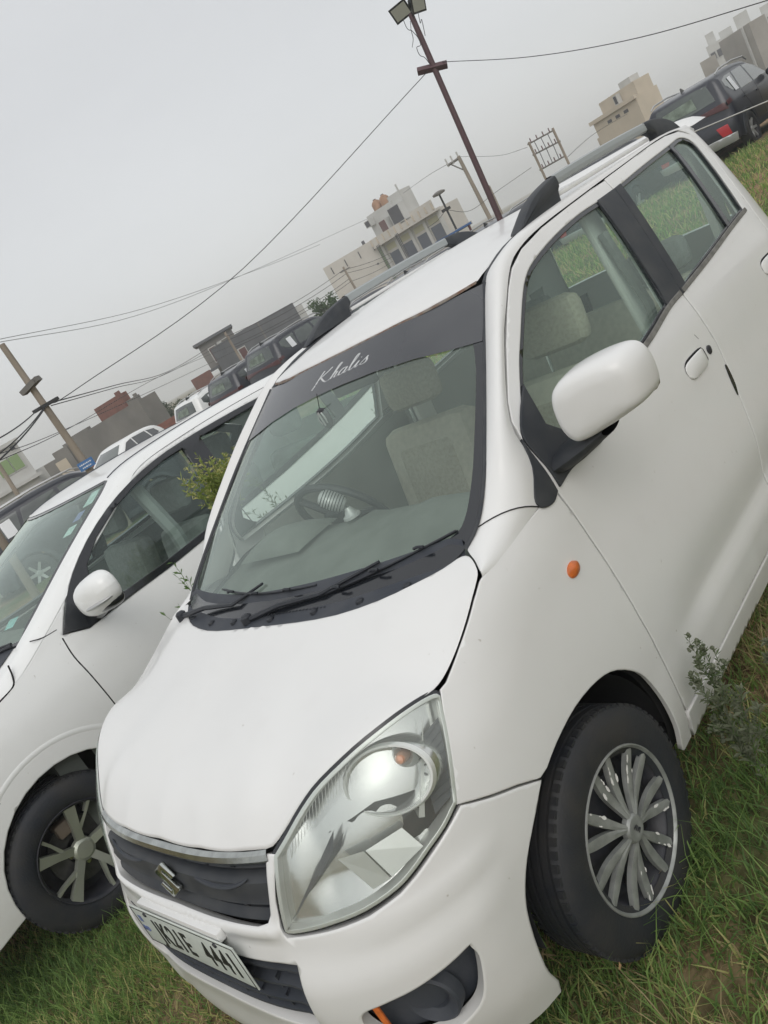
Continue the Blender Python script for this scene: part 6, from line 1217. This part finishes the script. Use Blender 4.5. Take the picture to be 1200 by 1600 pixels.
ed, bd_, td = simple_pole((-29.80, -20.17, 3.43), (-29.79, -20.18, 1.97), .055, 'small dark lamp post right of the balcony house', m=B_wire, name='lamp_post'); MB().lathe([(-.05,.02),(-.02,.28),(.06,.30),(.12,.16),(.14,.001)], 14, 'z', tuple(td-bd_)).build('lamp_head', B_grey, ed, True); MB().box(-.25,.25,-.08,.08,-.06,.06).build('junction_box', B_wire, ed, loc=tuple(Vector((-29.79, -20.19, 2.73))-bd_))
e1, b1_, _t = simple_pole((-29.41, -37.71, 3.36), (-29.41, -37.70, 1.01), .10, 'thin pale pole carrying wires in front of the unfinished house'); e2, b2_, _t = simple_pole((-42.57, -39.22, 3.51), (-42.60, -39.19, 1.75), .10, 'short wire pole in front of the plain cream block'); MB().box(-.5,.5,-.06,.06,-.05,.05).build('cross_arm', B_grey, e2, loc=tuple(Vector((-42.58, -39.21, 3.26))-b2_)); MB().box(-.5,.5,-.06,.06,-.05,.05).build('cross_arm', B_grey, e1, loc=tuple(Vector((-29.40, -37.72, 2.99))-b1_))
e3, b3_, _t = simple_pole((-10.96, -29.91, 2.95), (-10.86, -29.94, 1.25), .10, 'slanting pole in front of the white house at the left edge'); e4, b4_, _t = simple_pole((-1.18, -5.16, 1.50), (-1.16, -5.17, 1.20), .045, 'thin wooden stake leaning at the left edge before the dark SUV'); e9, b9_, _t = simple_pole((-49.51, -30.27, 3.27), (-49.50, -30.29, 2.26), .09, 'short thin pole right of the maroon pole')
# substation frame of two posts and three crossbars
pa, pb2, qa, qb = (-35.55, -18.54, 3.56), (-35.55, -18.54, 1.79), (-36.11, -17.49, 3.55), (-36.12, -17.49, 2.00)
fr_e = empty('substation_frame', (pa[0], pa[1], 0), 'two-legged electrical gantry with three crossbars and insulators right of the maroon pole', 'gantry'); o0 = Vector((pa[0], pa[1], 0))
for p, q in ((pa, pb2), (qa, qb)): MB().tube([tuple(Vector(p)-o0), tuple(downline(p, q, -.5)-o0)], .065, 6).build('post', B_conc, fr_e, True)
for (p, q) in (((-35.50, -18.62, 3.49), (-36.13, -17.46, 3.44)), ((-35.51, -18.62, 2.96), (-36.16, -17.41, 2.88)), ((-35.51, -18.62, 2.22), (-36.13, -17.46, 2.20))):
    p, q = Vector(p)-o0, Vector(q)-o0; MB().tube([tuple(p), tuple(q)], .035, 4).build('crossbar', B_grey, fr_e); mb = MB()
    for k in range(4): c = p.lerp(q, .15+.23*k); mb.tube([tuple(c), tuple(c+Vector((0,0,.20)))], .028, 6)
    mb.build('insulator', B_mar, fr_e)
mb = MB()
for k in range(3):
    p = Vector((-35.50, -18.62, 3.49)).lerp(Vector((-36.13, -17.46, 3.44)), .25+.25*k)-o0; q = Vector((-35.51, -18.62, 2.22)).lerp(Vector((-36.13, -17.46, 2.20)), .25+.25*k)-o0; mb.tube([tuple(p), tuple(p.lerp(q, .5)+Vector((.15,.1,0))), tuple(q)], .018, 4)
mb.build('drop_wire', B_wire, fr_e)
# ------------------------------------------------------------------ wires
def wire(pts, r, label, sag=0, m=None):
    q = smooth_poly(pts, k=8, closed=False) if len(pts) > 2 else [tuple(Vector(pts[0]).lerp(Vector(pts[1]), t)+Vector((0,0,-sag*4*t*(1-t)))) for t in np.linspace(0, 1, 16)]
    mb = MB().tube(q, r*.75, 5, cap=False); o = mb.build('overhead_wire', m or B_wire, None, True); tag(o, label, 'wire', 'overhead wires'); return o
wire([(-15.70, -8.89, 4.93), (-10.95, -12.12, 3.23), (-6.55, -12.73, 2.66), (-5.69, -12.60, 2.62)], .011, 'long dark wire from the maroon pole down to the left concrete pole')
wire([(-15.85, -8.65, 4.92), (-14.90, -6.27, 3.79), (-13.78, -3.87, 2.88), (-12.45, -1.42, 2.18)], .010, 'single wire from the cross arm of the maroon pole to the top right corner')
for i, (a_, b_2, c_2, lb) in enumerate((((-15.13, -34.67, 7.60), (-28.90, -44.20, 7.10), (-65.97, -55.04, 7.24), 'upper faint wire sagging from the left edge to the balcony house'), ((-15.19, -34.65, 7.69), (-29.54, -43.78, 7.22), (-56.54, -53.55, 6.91), 'lower faint wire sagging from the left edge toward the balcony house'))):
    wire([a_, b_2, (-44.92, -50.83, 7.16) if i == 0 else (-45.32, -50.48, 7.04), c_2], .022, lb, m=mat('pale_wire', (.16,.165,.17), .9) if i == 0 else MATS['pale_wire'])
wire([(-68.70, -51.65, 7.60), (-52.52, -36.53, 6.28), (-38.60, -25.03, 5.01)], .022, 'faint wire between the balcony house and the pale concrete pole', m=MATS['pale_wire'])
wire([(-38.95, -24.50, 5.05), (-38.27, -21.84, 3.92), (-35.48, -18.67, 3.39)], .014, 'faint wire between the pale concrete pole and the gantry', m=MATS['pale_wire'])
wire([(-5.74, -12.57, 2.63), (-10.72, -18.99, 2.69), (-18.67, -28.18, 2.62), (-29.46, -37.67, 3.12)], .016, 'thick upper wire from the left concrete pole to the thin pale pole')
wire([(-5.74, -12.58, 2.58), (-10.69, -19.01, 2.63), (-18.45, -28.33, 2.59), (-29.47, -37.66, 2.85)], .013, 'wire just under the thick one left of the thin pale pole')
wire([(-4.38, -13.15, 2.21), (-9.28, -19.75, 2.30), (-19.23, -30.20, 2.69), (-29.37, -37.74, 2.50)], .012, 'lower wire passing behind the left concrete pole')
wire([(-4.45, -13.13, 2.33), (-8.96, -19.90, 2.35), (-19.28, -30.17, 2.27), (-29.40, -37.71, 2.14)], .012, 'lowest wire passing behind the left concrete pole')
for i, (a_, b_2, lb) in enumerate((((-29.38, -37.73, 3.09), (-42.50, -39.30, 3.33), 'top wire over the long grey shed'), ((-29.40, -37.71, 2.86), (-42.52, -39.27, 3.01), 'second wire over the long grey shed'), ((-29.39, -37.72, 2.48), (-42.54, -39.26, 2.60), 'third wire over the long grey shed'), ((-29.36, -37.75, 2.34), (-42.56, -39.23, 2.39), 'lowest wire over the long grey shed'))): wire([a_, b_2], .022, lb, .25)
for i, (a_, b_2, lb) in enumerate((((-42.57, -39.22, 3.32), (-60.14, -49.55, 3.08), 'upper wire across the plain cream block'), ((-42.53, -39.26, 3.05), (-60.08, -49.61, 2.68), 'middle wire across the plain cream block'), ((-42.53, -39.26, 2.41), (-60.04, -49.66, 2.32), 'lower wire across the plain cream block'))): wire([a_, b_2], .024, lb, .15)
for i, (a_, b_2, lb) in enumerate((((-5.64, -12.62, 2.60), (-2.96, -9.41, 2.02), 'thickest of the wires dropping from the left pole to the left edge'), ((-5.59, -12.65, 2.59), (-3.02, -9.39, 2.11), 'second wire dropping from the left pole to the left edge'), ((-5.60, -12.64, 2.66), (-3.14, -9.34, 2.31), 'highest wire dropping from the left pole to the left edge'))): wire([a_, b_2], .014 if i else .018, lb, .05)
wire([(-29.78, -20.20, 2.71), (-33.61, -21.70, 2.23), (-37.78, -22.62, 2.44), (-37.11, -19.85, 2.56)], .015, 'slack wire between the small lamp post and the gantry'); wire([(-29.76, -20.23, 2.70), (-31.07, -21.83, 2.55), (-33.95, -24.66, 2.58)], .015, 'short slack wire left of the small lamp post')
wire([(-36.14, -17.45, 2.10), (-44.04, -19.51, 2.54), (-63.17, -25.74, 2.92)], .016, 'wire from the gantry to the tan house')
# ------------------------------------------------------------------ trees
def tree(base, ztop, r, seed, label, m, trunk=.10, n=900, leaf=.2, squash=1.0, clumps=14):
    rr = random.Random(seed); e_ = empty('tree', (base[0], base[1], float(gz(base[0], base[1]))-.1), label, 'tree'); H_ = ztop+.1; cz = H_-r*squash
    tk = MB(); tk.tube([(0,0,0),(rr.uniform(-.1,.1),rr.uniform(-.1,.1),cz*.6),(0,0,cz+.3*r)], [trunk, trunk*.7, trunk*.35], 7); cl = []
    for i in range(clumps):
        th = rr.uniform(0, 6.28); ph = rr.uniform(-.7, 1.2); q = rr.uniform(.45, .85)*r; c = Vector((q*math.cos(th)*math.cos(ph), q*math.sin(th)*math.cos(ph), cz+q*math.sin(ph)*squash)); cl.append((c, r*rr.uniform(.24,.44))); tk.tube([(0,0,cz*rr.uniform(.5,1)), tuple(c)], [trunk*.3, trunk*.08], 4)
    tk.build('trunk', mat('bark', (.10,.08,.06), .9) if 'bark' not in MATS else MATS['bark'], e_, True); lf = MB()
    for i in range(n):
        c, cr_ = cl[i % len(cl)]; d = Vector((rr.gauss(0,1), rr.gauss(0,1), rr.gauss(0,1))).normalized()*cr_*rr.random()**.35; p = c+d; a_ = Vector((rr.gauss(0,1), rr.gauss(0,1), rr.gauss(0,.6))).normalized()*leaf*rr.uniform(.5,1.1); b_ = a_.cross(Vector((rr.gauss(0,1), rr.gauss(0,1), rr.gauss(0,1)))).normalized()*leaf*.38
        lf.add([p-a_*.5, p+b_*.5, p+a_*.5, p-b_*.5], [(0,1,2,3)])
    tag(lf.build('crown', m, e_), kind='stuff'); return e_
T1 = leafm('tree_leaf', (.055,.105,.045), (.085,.14,.055)); T2 = leafm('tree_leaf_dark', (.040,.075,.035), (.06,.10,.045))
p = (-31.09, -30.94, 1.99); tree(p, (-31.27, -30.76, 2.85)[2], 1.15, 1, 'airy green tree beside the plain cream block, above the row of SUVs', T1, n=1500, leaf=.22, clumps=20)
p = (-27.42, -45.13, 1.54); tree(p, (-27.71, -44.95, 2.09)[2], 1.0, 2, 'small dark tree right of the grey block building', T2, n=900)
p = (-32.57, -50.16, 1.23); tree(p, (-32.89, -49.95, 1.76)[2], 1.0, 3, 'dark tree beside the small brick building', T2, n=900)
p = (-27.50, -39.11, 0.99); tree(p, (-27.81, -38.89, 1.20)[2], .7, 5, 'low green bush between the brick building and the unfinished house', T1, n=500)
p = (-23.21, -57.32, 0.98); tree(p, (-23.57, -57.17, 1.44)[2], 1.2, 4, 'hazy tree left of the plastered annex', T2, n=600)
p = (-29.48, -49.72, 1.68); tree(p, (-29.48, -49.73, 1.99)[2], .8, 6, 'little shrub crown beside the corner post of the grey block building', T2, n=400)
# rope fence line beside the navy SUV
mb = MB().tube([(-7.07, -1.78, 1.43), (-7.96, -0.78, 1.26), (-8.15, -0.49, 1.22)], .006, 4); o = mb.build('fence_wire', B_pale, None, True); tag(o, 'thin pale wire stretched across the rear of the large navy SUV', 'wire')

# ------------------------------------------------------------------ light monsoon haze over the whole place
hz = MB().box(-1000, 1000, -1000, 1000, -3.2, 14); hm = bpy.data.materials.new('haze'); hm.use_nodes = True; t = hm.node_tree; t.nodes.clear()
ho = N('ShaderNodeOutputMaterial', t); hv = N('ShaderNodeVolumePrincipled', t); hv.inputs['Color'].default_value = (.93,.95,.96,1); hv.inputs['Density'].default_value = .0022; hv.inputs['Anisotropy'].default_value = .1; t.links.new(hv.outputs[0], ho.inputs['Volume'])
ho_ = hz.build('haze', hm); tag(ho_, kind='stuff')
S.cycles.volume_bounces = 1
